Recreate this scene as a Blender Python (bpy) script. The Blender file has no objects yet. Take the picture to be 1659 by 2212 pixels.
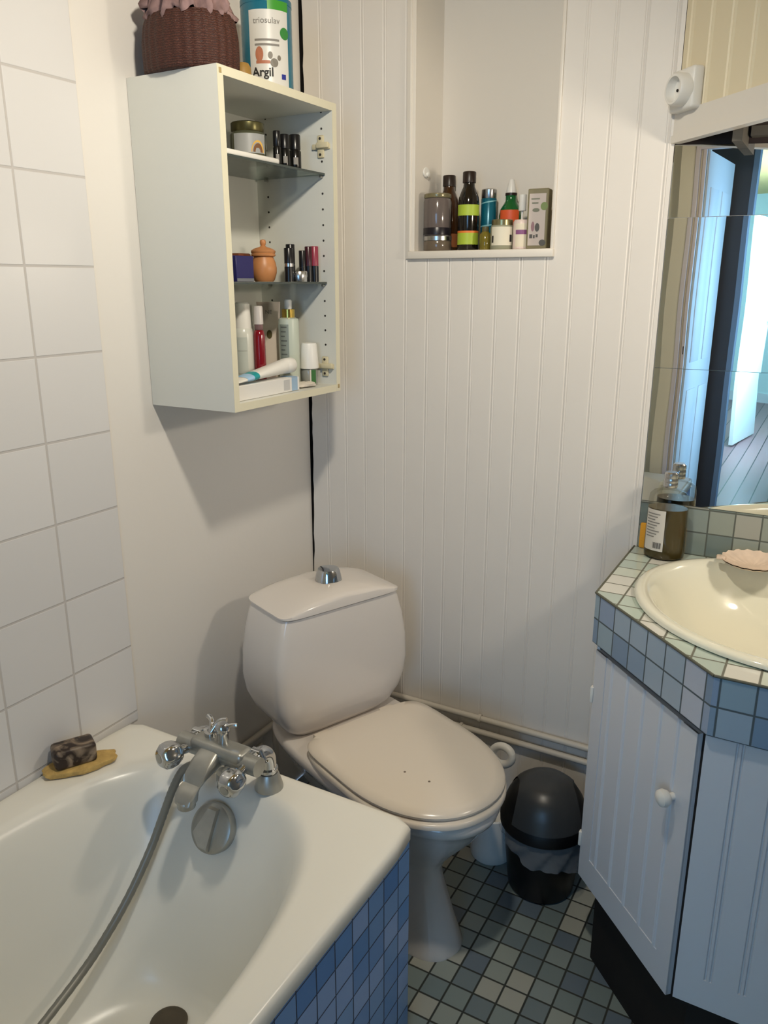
import bpy, bmesh, math, random
from mathutils import Vector, Matrix
random.seed(7)
S = bpy.context.scene
COL = S.collection
PI = math.pi

# ------------------------------------------------------------------ helpers
def lin(c):
    c = c / 255.0
    return c / 12.92 if c <= 0.04045 else ((c + 0.055) / 1.055) ** 2.4
def rgb(r, g, b): return (lin(r), lin(g), lin(b), 1.0)

def N(nt, t, **kw):
    n = nt.nodes.new(t)
    for k, v in kw.items(): setattr(n, k, v)
    return n
def mat(name, col, rough=0.5, metal=0.0, trans=0.0, ior=1.45, bump=0.0, bscale=200.0, var=0.0, vscale=6.0, coat=0.0, spec=0.5, alpha=1.0, sss=0.0):
    m = bpy.data.materials.new(name); m.use_nodes = True
    nt = m.node_tree; b = nt.nodes['Principled BSDF']
    b.inputs['Base Color'].default_value = col
    b.inputs['Roughness'].default_value = rough
    b.inputs['Metallic'].default_value = metal
    b.inputs['Transmission Weight'].default_value = trans
    b.inputs['IOR'].default_value = ior
    b.inputs['Coat Weight'].default_value = coat
    b.inputs['Specular IOR Level'].default_value = spec
    b.inputs['Alpha'].default_value = alpha
    tc = N(nt, 'ShaderNodeTexCoord')
    if bump > 0:
        no = N(nt, 'ShaderNodeTexNoise'); no.inputs['Scale'].default_value = bscale; no.inputs['Detail'].default_value = 4
        nt.links.new(tc.outputs['Object'], no.inputs['Vector'])
        bp = N(nt, 'ShaderNodeBump'); bp.inputs['Strength'].default_value = bump; bp.inputs['Distance'].default_value = 0.002
        nt.links.new(no.outputs['Fac'], bp.inputs['Height']); nt.links.new(bp.outputs['Normal'], b.inputs['Normal'])
    if var > 0:
        no = N(nt, 'ShaderNodeTexNoise'); no.inputs['Scale'].default_value = vscale; no.inputs['Detail'].default_value = 5
        nt.links.new(tc.outputs['Object'], no.inputs['Vector'])
        mx = N(nt, 'ShaderNodeMix', data_type='RGBA', blend_type='MULTIPLY')
        rp = N(nt, 'ShaderNodeValToRGB')
        rp.color_ramp.elements[0].position = 0.3; rp.color_ramp.elements[1].position = 0.7
        rp.color_ramp.elements[0].color = (1 - var, 1 - var, 1 - var, 1); rp.color_ramp.elements[1].color = (1, 1, 1, 1)
        nt.links.new(no.outputs['Fac'], rp.inputs['Fac'])
        mx.inputs[0].default_value = 1.0; mx.inputs[6].default_value = col
        nt.links.new(rp.outputs['Color'], mx.inputs[7]); nt.links.new(mx.outputs[2], b.inputs['Base Color'])
    return m

def tiles(name, U, V, pitch, u0, v0, cols, grout, gw, rough=0.2, bump=0.25, pv=None, seed=0.0):
    """square tiles laid on world axes U, V; each tile takes one of cols"""
    m = bpy.data.materials.new(name); m.use_nodes = True
    nt = m.node_tree; b = nt.nodes['Principled BSDF']; L = nt.links.new
    b.inputs['Roughness'].default_value = rough
    geo = N(nt, 'ShaderNodeNewGeometry')
    def coord(A, o, p):
        d = N(nt, 'ShaderNodeVectorMath', operation='DOT_PRODUCT'); d.inputs[1].default_value = A
        L(geo.outputs['Position'], d.inputs[0])
        s = N(nt, 'ShaderNodeMath', operation='SUBTRACT'); L(d.outputs['Value'], s.inputs[0]); s.inputs[1].default_value = o
        q = N(nt, 'ShaderNodeMath', operation='DIVIDE'); L(s.outputs[0], q.inputs[0]); q.inputs[1].default_value = p
        f = N(nt, 'ShaderNodeMath', operation='FLOOR'); L(q.outputs[0], f.inputs[0])
        pp = N(nt, 'ShaderNodeMath', operation='PINGPONG'); L(q.outputs[0], pp.inputs[0]); pp.inputs[1].default_value = 0.5
        sc = N(nt, 'ShaderNodeMath', operation='MULTIPLY'); L(pp.outputs[0], sc.inputs[0]); sc.inputs[1].default_value = p
        return f, sc
    fu, du = coord(U, u0, pitch); fv, dv = coord(V, v0, pv or pitch)
    mn = N(nt, 'ShaderNodeMath', operation='MINIMUM'); L(du.outputs[0], mn.inputs[0]); L(dv.outputs[0], mn.inputs[1])
    mr = N(nt, 'ShaderNodeMapRange'); mr.inputs['From Min'].default_value = gw * 0.35; mr.inputs['From Max'].default_value = gw * 0.65
    L(mn.outputs[0], mr.inputs['Value'])
    cb = N(nt, 'ShaderNodeCombineXYZ'); L(fu.outputs[0], cb.inputs[0]); L(fv.outputs[0], cb.inputs[1]); cb.inputs[2].default_value = seed
    wn = N(nt, 'ShaderNodeTexWhiteNoise', noise_dimensions='3D'); L(cb.outputs[0], wn.inputs['Vector'])
    rp = N(nt, 'ShaderNodeValToRGB'); rp.color_ramp.interpolation = 'CONSTANT'
    while len(rp.color_ramp.elements) < len(cols): rp.color_ramp.elements.new(0.5)
    for i, c in enumerate(cols):
        rp.color_ramp.elements[i].position = i / len(cols); rp.color_ramp.elements[i].color = c
    L(wn.outputs['Value'], rp.inputs['Fac'])
    mx = N(nt, 'ShaderNodeMix', data_type='RGBA')
    L(mr.outputs[0], mx.inputs[0]); mx.inputs[6].default_value = grout; L(rp.outputs['Color'], mx.inputs[7])
    L(mx.outputs[2], b.inputs['Base Color'])
    mr2 = N(nt, 'ShaderNodeMapRange'); mr2.inputs['To Min'].default_value = 0.75; mr2.inputs['To Max'].default_value = rough
    L(mr.outputs[0], mr2.inputs['Value']); L(mr2.outputs[0], b.inputs['Roughness'])
    if bump:
        bp = N(nt, 'ShaderNodeBump'); bp.inputs['Strength'].default_value = bump; bp.inputs['Distance'].default_value = 0.0015
        L(mr.outputs[0], bp.inputs['Height']); L(bp.outputs['Normal'], b.inputs['Normal'])
    return m

# ---- mesh builders (all add to a bmesh)
def bmn(): return bmesh.new()
def box(bm, x0, x1, y0, y1, z0, z1, bev=0.0, seg=2, mi=0):
    r = bmesh.ops.create_cube(bm, size=1.0)
    vs = r['verts']
    for v in vs:
        v.co = Vector(((x0 + x1) / 2 + v.co.x * (x1 - x0), (y0 + y1) / 2 + v.co.y * (y1 - y0), (z0 + z1) / 2 + v.co.z * (z1 - z0)))
    fs = list({f for v in vs for f in v.link_faces})
    for f in fs: f.material_index = mi
    if bev > 0:
        es = list({e for v in vs for e in v.link_edges})
        g = bmesh.ops.bevel(bm, geom=es, offset=bev, segments=seg, affect='EDGES', profile=0.5)
        for f in g['faces']: f.material_index = mi
        return None
    return vs
def quad(bm, pts, mi=0):
    f = bm.faces.new([bm.verts.new(p) for p in pts]); f.material_index = mi
    return f
def prism(bm, pts, z0, z1, mi=0, top=None):
    """extruded polygon (counter-clockwise xy points)"""
    n = len(pts)
    lo = [bm.verts.new((x, y, z0)) for x, y in pts]; hi = [bm.verts.new((x, y, z1)) for x, y in pts]
    f = bm.faces.new(hi); f.material_index = mi if top is None else top
    f = bm.faces.new(lo[::-1]); f.material_index = mi
    for i in range(n):
        j = (i + 1) % n
        f = bm.faces.new((lo[i], lo[j], hi[j], hi[i])); f.material_index = mi
def loft(bm, rings, cap0=True, cap1=True, mi=0):
    rv = [[bm.verts.new(p) for p in r] for r in rings]
    n = len(rv[0])
    for a, b in zip(rv, rv[1:]):
        for i in range(n):
            j = (i + 1) % n
            f = bm.faces.new((a[i], a[j], b[j], b[i])); f.material_index = mi
    if cap0: f = bm.faces.new(rv[0][::-1]); f.material_index = mi
    if cap1: f = bm.faces.new(rv[-1]); f.material_index = mi
    return rv
def lathe(bm, prof, n=28, c=(0, 0), sx=1.0, sy=1.0, mi=0, M=None):
    """profile of (radius, z); radius 0 closes an end"""
    rings = []
    for r, z in prof:
        if r <= 1e-6: rings.append([bm.verts.new((c[0], c[1], z))])
        else: rings.append([bm.verts.new((c[0] + sx * r * math.cos(2 * PI * i / n), c[1] + sy * r * math.sin(2 * PI * i / n), z)) for i in range(n)])
    if M is not None:
        for rr in rings:
            for v in rr: v.co = M @ v.co
    for a, b in zip(rings, rings[1:]):
        for i in range(n):
            j = (i + 1) % n
            if len(a) == 1 and len(b) == 1: continue
            if len(a) == 1: f = bm.faces.new((a[0], b[j], b[i])) if False else bm.faces.new((a[0], b[i], b[j])[::-1])
            elif len(b) == 1: f = bm.faces.new((a[i], a[j], b[0]))
            else: f = bm.faces.new((a[i], a[j], b[j], b[i]))
            f.material_index = mi
    if len(rings[0]) > 1: f = bm.faces.new(rings[0][::-1]); f.material_index = mi
    if len(rings[-1]) > 1: f = bm.faces.new(rings[-1]); f.material_index = mi
def axis_M(p, d, up=(0, 0, 1)):
    """matrix taking +z to direction d at point p"""
    q = Vector(d).normalized().to_track_quat('Z', 'Y')
    return Matrix.Translation(Vector(p)) @ q.to_matrix().to_4x4()
def smooth_path(pts, k=6):
    P = [Vector(p) for p in pts]; out = []
    for i in range(len(P) - 1):
        p0 = P[max(i - 1, 0)]; p1 = P[i]; p2 = P[i + 1]; p3 = P[min(i + 2, len(P) - 1)]
        for s in range(k):
            t = s / k
            out.append(0.5 * ((2 * p1) + (p2 - p0) * t + (2 * p0 - 5 * p1 + 4 * p2 - p3) * t * t + (3 * p1 - p0 - 3 * p2 + p3) * t ** 3))
    out.append(P[-1]); return out
def tube(bm, pts, r, n=12, mi=0, closed=False):
    P = [Vector(p) for p in pts]; m = len(P)
    rad = r if callable(r) else (lambda i: r)
    T = []
    for i in range(m):
        a = P[(i - 1) % m] if (closed or i > 0) else P[i]; b = P[(i + 1) % m] if (closed or i < m - 1) else P[i]
        T.append((b - a).normalized())
    up = Vector((0, 0, 1)) if abs(T[0].z) < 0.9 else Vector((1, 0, 0))
    nrm = (up - T[0] * up.dot(T[0])).normalized(); rings = []
    for i in range(m):
        nrm = (nrm - T[i] * nrm.dot(T[i])).normalized(); bi = T[i].cross(nrm)
        rings.append([P[i] + (nrm * math.cos(2 * PI * k / n) + bi * math.sin(2 * PI * k / n)) * rad(i) for k in range(n)])
    if closed: rings.append(rings[0]); loft(bm, rings, False, False, mi)
    else: loft(bm, rings, True, True, mi)
def sellipse(cx, cy, hx, hy, n=2.0, k=48, z=None):
    o = []
    for i in range(k):
        a = 2 * PI * i / k; c, s = math.cos(a), math.sin(a)
        x = cx + hx * math.copysign(abs(c) ** (2 / n), c); y = cy + hy * math.copysign(abs(s) ** (2 / n), s)
        o.append((x, y) if z is None else (x, y, z))
    return o
def arc_patch(bm, r, a0, a1, z0, z1, n=10, mi=0, c=(0, 0), sx=1.0, sy=1.0, t=0.0004):
    """thin curved label on a round body"""
    for rr, flip in ((r + t, False),):
        V = []
        for i in range(n + 1):
            a = a0 + (a1 - a0) * i / n
            V.append((bm.verts.new((c[0] + sx * rr * math.cos(a), c[1] + sy * rr * math.sin(a), z0)), bm.verts.new((c[0] + sx * rr * math.cos(a), c[1] + sy * rr * math.sin(a), z1))))
        for i in range(n):
            f = bm.faces.new((V[i][0], V[i + 1][0], V[i + 1][1], V[i][1])); f.material_index = mi
def text_bm(bm, s, size, place, mi=0, bold=0.0):
    cu = bpy.data.curves.new('lettering', 'FONT'); cu.body = s; cu.size = size; cu.align_x = 'CENTER'; cu.offset = bold
    o = bpy.data.objects.new('lettering', cu); COL.objects.link(o)
    dg = bpy.context.evaluated_depsgraph_get(); me = bpy.data.meshes.new_from_object(o.evaluated_get(dg))
    vs = [bm.verts.new(place(v.co.x, v.co.y)) for v in me.vertices]
    for p in me.polygons:
        try: f = bm.faces.new([vs[i] for i in p.vertices]); f.material_index = mi
        except ValueError: pass
    bpy.data.objects.remove(o); bpy.data.curves.remove(cu); bpy.data.meshes.remove(me)

def wm(o):
    m = Matrix.Translation(o.location) @ o.rotation_euler.to_matrix().to_4x4()
    return wm(o.parent) @ m if o.parent else m
def link(name, bm, mats, parent=None, smooth=True, ang=40, loc=None, rot=None, label=None, recalc=True, kind=None, world=False):
    if world and parent: bm.transform(wm(parent).inverted())
    if recalc: bmesh.ops.recalc_face_normals(bm, faces=bm.faces)
    me = bpy.data.meshes.new(name); bm.to_mesh(me); bm.free()
    for m in (mats if isinstance(mats, (list, tuple)) else [mats]): me.materials.append(m)
    if smooth:
        me.polygons.foreach_set('use_smooth', [True] * len(me.polygons))
        me.set_sharp_from_angle(angle=math.radians(ang))
    o = bpy.data.objects.new(name, me); COL.objects.link(o)
    if parent: o.parent = parent
    if loc: o.location = loc
    if rot: o.rotation_euler = rot
    if label: o['label'] = label
    if kind: o['kind'] = kind
    return o
def struct(name, bm, mats, smooth=False, **kw):
    return link(name, bm, mats, smooth=smooth, kind='structure', **kw)
def tag(o, label, cat, group=None):
    o['label'] = label; o['category'] = cat
    if group: o['group'] = group
    return o
def thing(name, label, cat, loc=(0, 0, 0), rotz=0.0, group=None):
    o = bpy.data.objects.new(name, None); COL.objects.link(o); o.empty_display_size = 0.05
    o.location = loc; o.rotation_euler = (0, 0, rotz)
    return tag(o, label, cat, group)

# ------------------------------------------------------------------ materials
M_wall = mat('plain_white_paint', rgb(226, 222, 216), 0.55, bump=0.15, bscale=60)
M_bead = mat('beadboard_paint', rgb(226, 221, 214), 0.42, bump=0.08, bscale=80, var=0.03, vscale=5)
M_ceil = mat('ceiling_paint', rgb(226, 194, 132), 0.7)
M_trim = mat('trim_paint', rgb(224, 218, 208), 0.4)
M_gap = mat('dark_gap', rgb(30, 24, 20), 0.9)
M_walltile = tiles('white_wall_tile', (0, 1, 0), (0, 0, 1), 0.159, -0.7232, 1.8535, [rgb(218, 217, 217), rgb(216, 215, 215), rgb(220, 219, 219)], rgb(194, 190, 187), 0.0045, rough=0.28, bump=0.5, pv=0.1628)
GREENS = [rgb(140, 156, 152), rgb(122, 140, 142), rgb(164, 172, 164), rgb(130, 150, 148), rgb(190, 192, 182), rgb(112, 130, 140), rgb(150, 162, 158)]
M_floor = tiles('floor_mosaic', (1, 0, 0), (0, 1, 0), 0.0535, 0.788, -0.568, [rgb(130, 143, 140), rgb(112, 126, 130), rgb(150, 158, 150), rgb(120, 134, 134), rgb(170, 171, 160), rgb(102, 116, 128), rgb(136, 148, 146)], rgb(48, 52, 48), 0.0045, rough=0.35)
BLUES = [rgb(136, 158, 180), rgb(156, 174, 190), rgb(120, 144, 170), rgb(146, 168, 182), rgb(178, 187, 202), rgb(128, 152, 172), rgb(140, 160, 186)]
r2 = math.sqrt(0.5)
M_ct_top = tiles('counter_mosaic_top', (1, 0, 0), (0, 1, 0), 0.0545, 1.2035, -0.601, [rgb(196, 204, 192), rgb(182, 196, 186), rgb(208, 208, 200), rgb(176, 190, 182)], rgb(104, 104, 92), 0.004, rough=0.12, seed=3)
M_ct_diag = tiles('counter_mosaic_slant', (r2, -r2, 0), (0, 0, 1), 0.0556, 0.9176, 0.838, BLUES, rgb(78, 90, 96), 0.0035, rough=0.15, seed=5, pv=0.0545)
M_ct_front = tiles('counter_mosaic_front', (1, 0, 0), (0, 0, 1), 0.0545, 1.203, 0.838, BLUES, rgb(78, 90, 96), 0.0035, rough=0.15, seed=9)
M_ct_side = tiles('counter_mosaic_side', (0, 1, 0), (0, 0, 1), 0.0545, -0.3409, 0.838, BLUES, rgb(78, 90, 96), 0.0035, rough=0.15, seed=2)
M_splash = tiles('splash_mosaic', (1, 0, 0), (0, 0, 1), 0.0550, 1.0895, 0.948, [rgb(128, 138, 130), rgb(146, 152, 142), rgb(112, 124, 120), rgb(160, 160, 150), rgb(136, 146, 140)], rgb(88, 92, 84), 0.0035, rough=0.15, seed=4)
PANEL = [rgb(116, 156, 212), rgb(130, 168, 218), rgb(100, 144, 204), rgb(148, 178, 226), rgb(106, 150, 208), rgb(122, 162, 214)]
M_panel = tiles('bath_panel_mosaic', (0, 1, 0), (0, 0, 1), 0.0532, -0.795, 0.430, PANEL, rgb(58, 70, 92), 0.003, rough=0.22, seed=6)
M_panel_end = tiles('bath_panel_mosaic_end', (1, 0, 0), (0, 0, 1), 0.0532, 0.70, 0.430, PANEL, rgb(58, 70, 92), 0.003, rough=0.22, seed=7)
M_ceram = mat('toilet_ceramic', rgb(222, 215, 208), 0.12, coat=0.3)
M_seat = mat('toilet_seat_plastic', rgb(222, 212, 198), 0.2)
M_enamel = mat('bath_enamel', rgb(232, 230, 221), 0.26)
M_basin = mat('cream_basin', rgb(228, 226, 208), 0.08, coat=0.4)
M_chrome = mat('chrome', rgb(196, 198, 200), 0.09, metal=1.0)
M_dull = mat('limescaled_chrome', rgb(176, 176, 170), 0.36, metal=0.75, var=0.15, vscale=40)
M_hose = mat('hose_grey', rgb(126, 126, 120), 0.4, metal=0.3)
M_lam = mat('white_laminate', rgb(214, 214, 206), 0.38)
M_lamedge = mat('yellowed_edge_band', rgb(218, 213, 190), 0.4)
M_black = mat('black_plastic', rgb(20, 20, 22), 0.28)
M_bin = mat('bin_black', rgb(11, 12, 14), 0.4)
M_bindome = mat('bin_dark_grey', rgb(56, 58, 60), 0.33)
M_brown = mat('dark_wood', rgb(48, 34, 26), 0.6, var=0.3, vscale=12)
M_kick = mat('dark_kickboard', rgb(26, 20, 18), 0.7, var=0.2)
M_white = mat('white_plastic', rgb(228, 226, 220), 0.35)
M_vanity = mat('vanity_white_paint', rgb(208, 211, 217), 0.42, bump=0.1, bscale=60)
M_pipe = mat('painted_pipe', rgb(205, 198, 186), 0.4)
M_silver = mat('silver_cap', rgb(196, 196, 196), 0.25, metal=1.0)
M_gold = mat('gold_collar', rgb(206, 178, 92), 0.22, metal=1.0)

def glass(name, col, rough=0.02, mixw=0.55, ior=1.45):
    """thin clear wall: mostly see-through with a glossy sheen"""
    m = bpy.data.materials.new(name); m.use_nodes = True; nt = m.node_tree; nt.nodes.clear()
    out = N(nt, 'ShaderNodeOutputMaterial'); tr = N(nt, 'ShaderNodeBsdfTransparent'); tr.inputs[0].default_value = col
    gl = N(nt, 'ShaderNodeBsdfGlossy'); gl.inputs['Roughness'].default_value = rough; gl.inputs[0].default_value = (0.9, 0.9, 0.9, 1)
    fr = N(nt, 'ShaderNodeFresnel'); fr.inputs[0].default_value = ior
    mx = N(nt, 'ShaderNodeMixShader'); sc = N(nt, 'ShaderNodeMath', operation='MULTIPLY'); sc.inputs[1].default_value = mixw; nt.links.new(fr.outputs[0], sc.inputs[0]); nt.links.new(sc.outputs[0], mx.inputs[0]); nt.links.new(tr.outputs[0], mx.inputs[1]); nt.links.new(gl.outputs[0], mx.inputs[2])
    nt.links.new(mx.outputs[0], out.inputs[0]); return m
M_shelfglass = glass('shelf_glass', (0.80, 0.86, 0.84, 1), 0.03, 0.8)
M_clear = glass('clear_plastic', (0.96, 0.96, 0.93, 1), 0.08, 0.28)
M_greenglass = mat('green_bottle_glass', rgb(16, 92, 44), 0.1, coat=0.4)
M_amber = mat('amber_glass', rgb(58, 34, 16), 0.1, coat=0.4)

# ------------------------------------------------------------------ room shell
XR = 1.70; ZC = 2.50; YB = -2.45
bm = bmn(); quad(bm, [(0, YB, 0), (XR, YB, 0), (XR, 0.03, 0), (0, 0.03, 0)]); quad(bm, [(0.3, YB - 0.62, 0), (XR, YB - 0.62, 0), (XR, YB, 0), (0.3, YB, 0)])
bmesh.ops.remove_doubles(bm, verts=bm.verts, dist=1e-5); struct('floor', bm, M_floor)
bm = bmn(); box(bm, -0.2, XR + 0.1, YB - 0.1, 0.25, ZC, ZC + 0.05); struct('ceiling', bm, M_ceil)
# left wall: tiled part over the bath, plain part beyond
bm = bmn()
box(bm, -0.12, -0.004, -0.7257, 0.0005, 0, ZC, mi=0)
box(bm, -0.12, 0.0, YB, -0.7257, 0.53, ZC, mi=1); box(bm, -0.12, -0.004, YB, -0.7257, 0, 0.53, mi=0)
struct('wall_left', bm, [M_wall, M_walltile])

# back wall: beadboard with a niche opening
NX0, NX1, NZ0, NZ1, ND = 0.333, 0.684, 1.573, 2.18, 0.145
PITCH, PH = 0.0617, 0.0587
def bead_profile(xa, xb):
    pts = [(xa, 0.0)]; k = math.floor((xa - PH) / PITCH)
    while True:
        k += 1; g = PH + k * PITCH
        if g - 0.006 <= xa + 0.001: continue
        if g + 0.006 >= xb - 0.001: break
        pts += [(g - 0.0045, 0.0), (g - 0.0030, 0.0011), (g - 0.0010, 0.0011), (g + 0.0002, 0.0002), (g + 0.0022, -0.0005), (g + 0.0042, 0.0002), (g + 0.0048, 0.0008), (g + 0.0060, 0.0)]
    pts.append((xb, 0.0)); return pts
def bead_panel(bm, xa, xb, za, zb, jag=None):
    p = bead_profile(xa, xb)
    zs = [za, zb] if jag is None else [za + (zb - za) * i / 60 for i in range(61)]
    rows = []
    for z in zs:
        r = [bm.verts.new((x if (i or jag is None) else jag(z), y, z)) for i, (x, y) in enumerate(p)]; rows.append(r)
    for a, b in zip(rows, rows[1:]):
        for i in range(len(p) - 1): bm.faces.new((a[i], a[i + 1], b[i + 1], b[i]))
def jag(z):
    random.seed(int(z * 977)); j = random.uniform(-0.0018, 0.0018)
    w = 0.0108 if z > 0.95 else 0.004 + 0.0065 * max(0, (z - 0.6) / 0.35)
    return -0.004 + max(0.002, w + j)
bm = bmn()
bead_panel(bm, 0.016, NX0, 0.0, ZC)
bead_panel(bm, NX1, 0.937, 0.0, ZC)
bead_panel(bm, NX0, NX1, 0.0, NZ0)
bead_panel(bm, NX0, NX1, NZ1, ZC)
# irregular left edge beside the crack
zs = [ZC * i / 90 for i in range(91)]
rows = [[bm.verts.new((jag(z), 0.0, z)), bm.verts.new((0.016, 0.0, z))] for z in zs]
for a, b in zip(rows, rows[1:]): bm.faces.new((a[0], a[1], b[1], b[0]))
# end edge of the boards beside the mirror
quad(bm, [(0.937, 0, 0), (0.937, 0.006, 0), (0.937, 0.006, ZC), (0.937, 0, ZC)])
bmesh.ops.remove_doubles(bm, verts=bm.verts, dist=1e-6)
# niche lining
for pts in ([(NX0, 0, NZ0), (NX0, ND, NZ0), (NX0, ND, NZ1), (NX0, 0, NZ1)], [(NX1, 0, NZ0), (NX1, 0, NZ1), (NX1, ND, NZ1), (NX1, ND, NZ0)],
            [(NX0, ND, NZ0), (NX1, ND, NZ0), (NX1, ND, NZ1), (NX0, ND, NZ1)], [(NX0, 0, NZ0), (NX1, 0, NZ0), (NX1, ND, NZ0), (NX0, ND, NZ0)],
            [(NX0, 0, NZ1), (NX0, ND, NZ1), (NX1, ND, NZ1), (NX1, 0, NZ1)]): quad(bm, pts, 1)
# wall behind the mirror and splash, masonry behind all
quad(bm, [(0.937, 0.006, 0), (XR, 0.006, 0), (XR, 0.006, 1.74), (0.937, 0.006, 1.74)], 1)
quad(bm, [(0.937, 0.006, 1.74), (XR, 0.006, 1.74), (XR, 0.006, ZC), (0.937, 0.006, ZC)], 3)
struct('wall_back', bm, [M_bead, M_trim, M_gap, M_brown], recalc=False)
bm = bmn()
box(bm, -0.12, XR, 0.17, 0.22, 0, ZC); box(bm, -0.12, 0.2, 0.035, 0.05, 0, ZC); box(bm, -0.12, -0.006, 0.001, 0.034, 0, ZC)
struct('wall_back_masonry', bm, M_gap)

bm = bmn(); box(bm, XR, XR + 0.1, YB, 0.05, 0, ZC); struct('wall_right', bm, mat('right_wall_paint', rgb(150, 146, 140), 0.6))
# wall behind the camera, with the doorway the mirror shows
bm = bmn()
box(bm, 0.0, 0.494, YB - 0.25, YB - 0.20, 0, ZC); box(bm, 0.494, 0.566, YB - 0.25, YB, 0, ZC); box(bm, 0.566, 0.608, YB - 0.12, YB - 0.005, 0, ZC)
box(bm, 0.608, XR, YB - 0.1, YB, 2.12, ZC)
box(bm, 1.62, XR, YB - 0.1, YB, 0, 2.12)
struct('wall_front', bm, mat('front_wall_paint', rgb(240, 234, 212), 0.6))

# niche frame
bm = bmn()
box(bm, 0.309, NX0, -0.006, 0.002, NZ0 - 0.018, NZ1 + 0.02, 0.002); box(bm, 0.3165, 0.3245, -0.010, 0.0, NZ0 - 0.0, NZ1 + 0.02, 0.003)
box(bm, NX1, 0.692, -0.006, 0.002, NZ0 - 0.018, NZ1 + 0.02, 0.002)
box(bm, 0.318, 0.694, -0.014, 0.004, NZ0 - 0.018, NZ0 + 0.0005, 0.003)
struct('trim_1', bm, M_trim, smooth=True)

# slanting boxed-in corner over the washbasin
D = Vector((r2, -r2, 0)); Nn = Vector((-r2, -r2, 0)); O = Vector((0.938, 0, 0))
def dp(a, o, z): p = O + D * a + Nn * o; return (p.x, p.y, z)
bm = bmn()
LEN = (XR - 0.938) / r2
prof = [(0.0, 0.0)]
for g in (0.020, 0.083, 0.146, 0.209, 0.272, 0.335, 0.398, 0.461, 0.524, 0.587, 0.65, 0.713, 0.776, 0.839, 0.902, 0.965, 1.028):
    prof += [(g - 0.006, 0.0), (g - 0.003, -0.003), (g, 0.0), (g + 0.004, 0.0025), (g + 0.009, 0.0)]
prof.append((LEN, 0.0))
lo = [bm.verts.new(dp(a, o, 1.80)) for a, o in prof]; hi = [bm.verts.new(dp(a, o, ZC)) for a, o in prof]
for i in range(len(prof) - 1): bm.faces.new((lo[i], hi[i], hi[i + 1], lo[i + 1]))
struct('wall_corner', bm, mat('corner_bead_paint', rgb(224, 212, 182), 0.45), recalc=False)  # one even tone, yellower than the beadboard paint
bm = bmn()
def dbox(bm, a0, a1, o0, o1, z0, z1, mi=0):
    P = [dp(a0, o0, z0), dp(a1, o0, z0), dp(a1, o1, z0), dp(a0, o1, z0), dp(a0, o0, z1), dp(a1, o0, z1), dp(a1, o1, z1), dp(a0, o1, z1)]
    v = [bm.verts.new(p) for p in P]
    for ix in ((0, 3, 2, 1), (4, 5, 6, 7), (0, 1, 5, 4), (1, 2, 6, 5), (2, 3, 7, 6), (3, 0, 4, 7)):
        f = bm.faces.new([v[i] for i in ix]); f.material_index = mi
dbox(bm, 0.0, LEN, -0.012, 0.006, 1.789, 1.834); dbox(bm, 0.0, LEN, -0.012, 0.010, 1.775, 1.790)
struct('trim_2', bm, M_trim)
# bare dark boards under the boxed-in corner, one batten across them
bm = bmn()
prism(bm, [(0.945, 0.003), (0.953, -0.003), (XR - 0.002, -0.745), (XR - 0.002, 0.003)], 1.792, 1.80, 0)
box(bm, 1.062, 1.080, -0.10, 0.002, 1.757, 1.792, mi=1)
box(bm, 1.086, 1.5, -0.03, 0.002, 1.775, 1.792, mi=1)
struct('trim_3', bm, [M_brown, mat('grey_batten', rgb(84, 80, 72), 0.7)])

# ------------------------------------------------------------------ passage and room that the mirror shows
M_hall = mat('hall_dark_paint', rgb(76, 74, 78), 0.6)
M_cyan = mat('room_pale_paint', rgb(205, 230, 236), 0.7)
M_jamb = mat('door_frame_paint', rgb(212, 220, 230), 0.45)
def planks():
    m = bpy.data.materials.new('floorboards'); m.use_nodes = True; nt = m.node_tree; b = nt.nodes['Principled BSDF']; L = nt.links.new
    b.inputs['Roughness'].default_value = 0.35
    g = N(nt, 'ShaderNodeNewGeometry'); sp = N(nt, 'ShaderNodeSeparateXYZ'); L(g.outputs['Position'], sp.inputs[0])
    d = N(nt, 'ShaderNodeMath', operation='DIVIDE'); L(sp.outputs[0], d.inputs[0]); d.inputs[1].default_value = 0.11
    fl = N(nt, 'ShaderNodeMath', operation='FLOOR'); L(d.outputs[0], fl.inputs[0])
    fr = N(nt, 'ShaderNodeMath', operation='PINGPONG'); L(d.outputs[0], fr.inputs[0]); fr.inputs[1].default_value = 0.5
    wn = N(nt, 'ShaderNodeTexWhiteNoise', noise_dimensions='1D'); L(fl.outputs[0], wn.inputs['W'])
    rp = N(nt, 'ShaderNodeValToRGB'); rp.color_ramp.elements[0].color = rgb(132, 104, 112); rp.color_ramp.elements[1].color = rgb(158, 126, 130); L(wn.outputs[0], rp.inputs[0])
    lt = N(nt, 'ShaderNodeMath', operation='GREATER_THAN'); L(fr.outputs[0], lt.inputs[0]); lt.inputs[1].default_value = 0.035
    mx = N(nt, 'ShaderNodeMix', data_type='RGBA'); L(lt.outputs[0], mx.inputs[0]); mx.inputs[6].default_value = rgb(22, 16, 20); L(rp.outputs[0], mx.inputs[7])
    L(mx.outputs[2], b.inputs['Base Color']); return m
M_planks = planks()
bm = bmn(); quad(bm, [(-0.6, -9.5, 0), (3.0, -9.5, 0), (3.0, YB - 0.62, 0), (-0.6, YB - 0.62, 0)]); struct('floor_passage', bm, M_planks)
bm = bmn(); box(bm, -0.6, 3.0, -9.5, YB - 0.1, 2.55, 2.6); struct('ceiling_passage', bm, M_ceil)
bm = bmn(); box(bm, 0.30, 0.745, -3.12, -3.06, 0, 2.55, mi=0); box(bm, 0.745, 0.772, -3.14, -3.045, 0, 2.55, mi=1)
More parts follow.
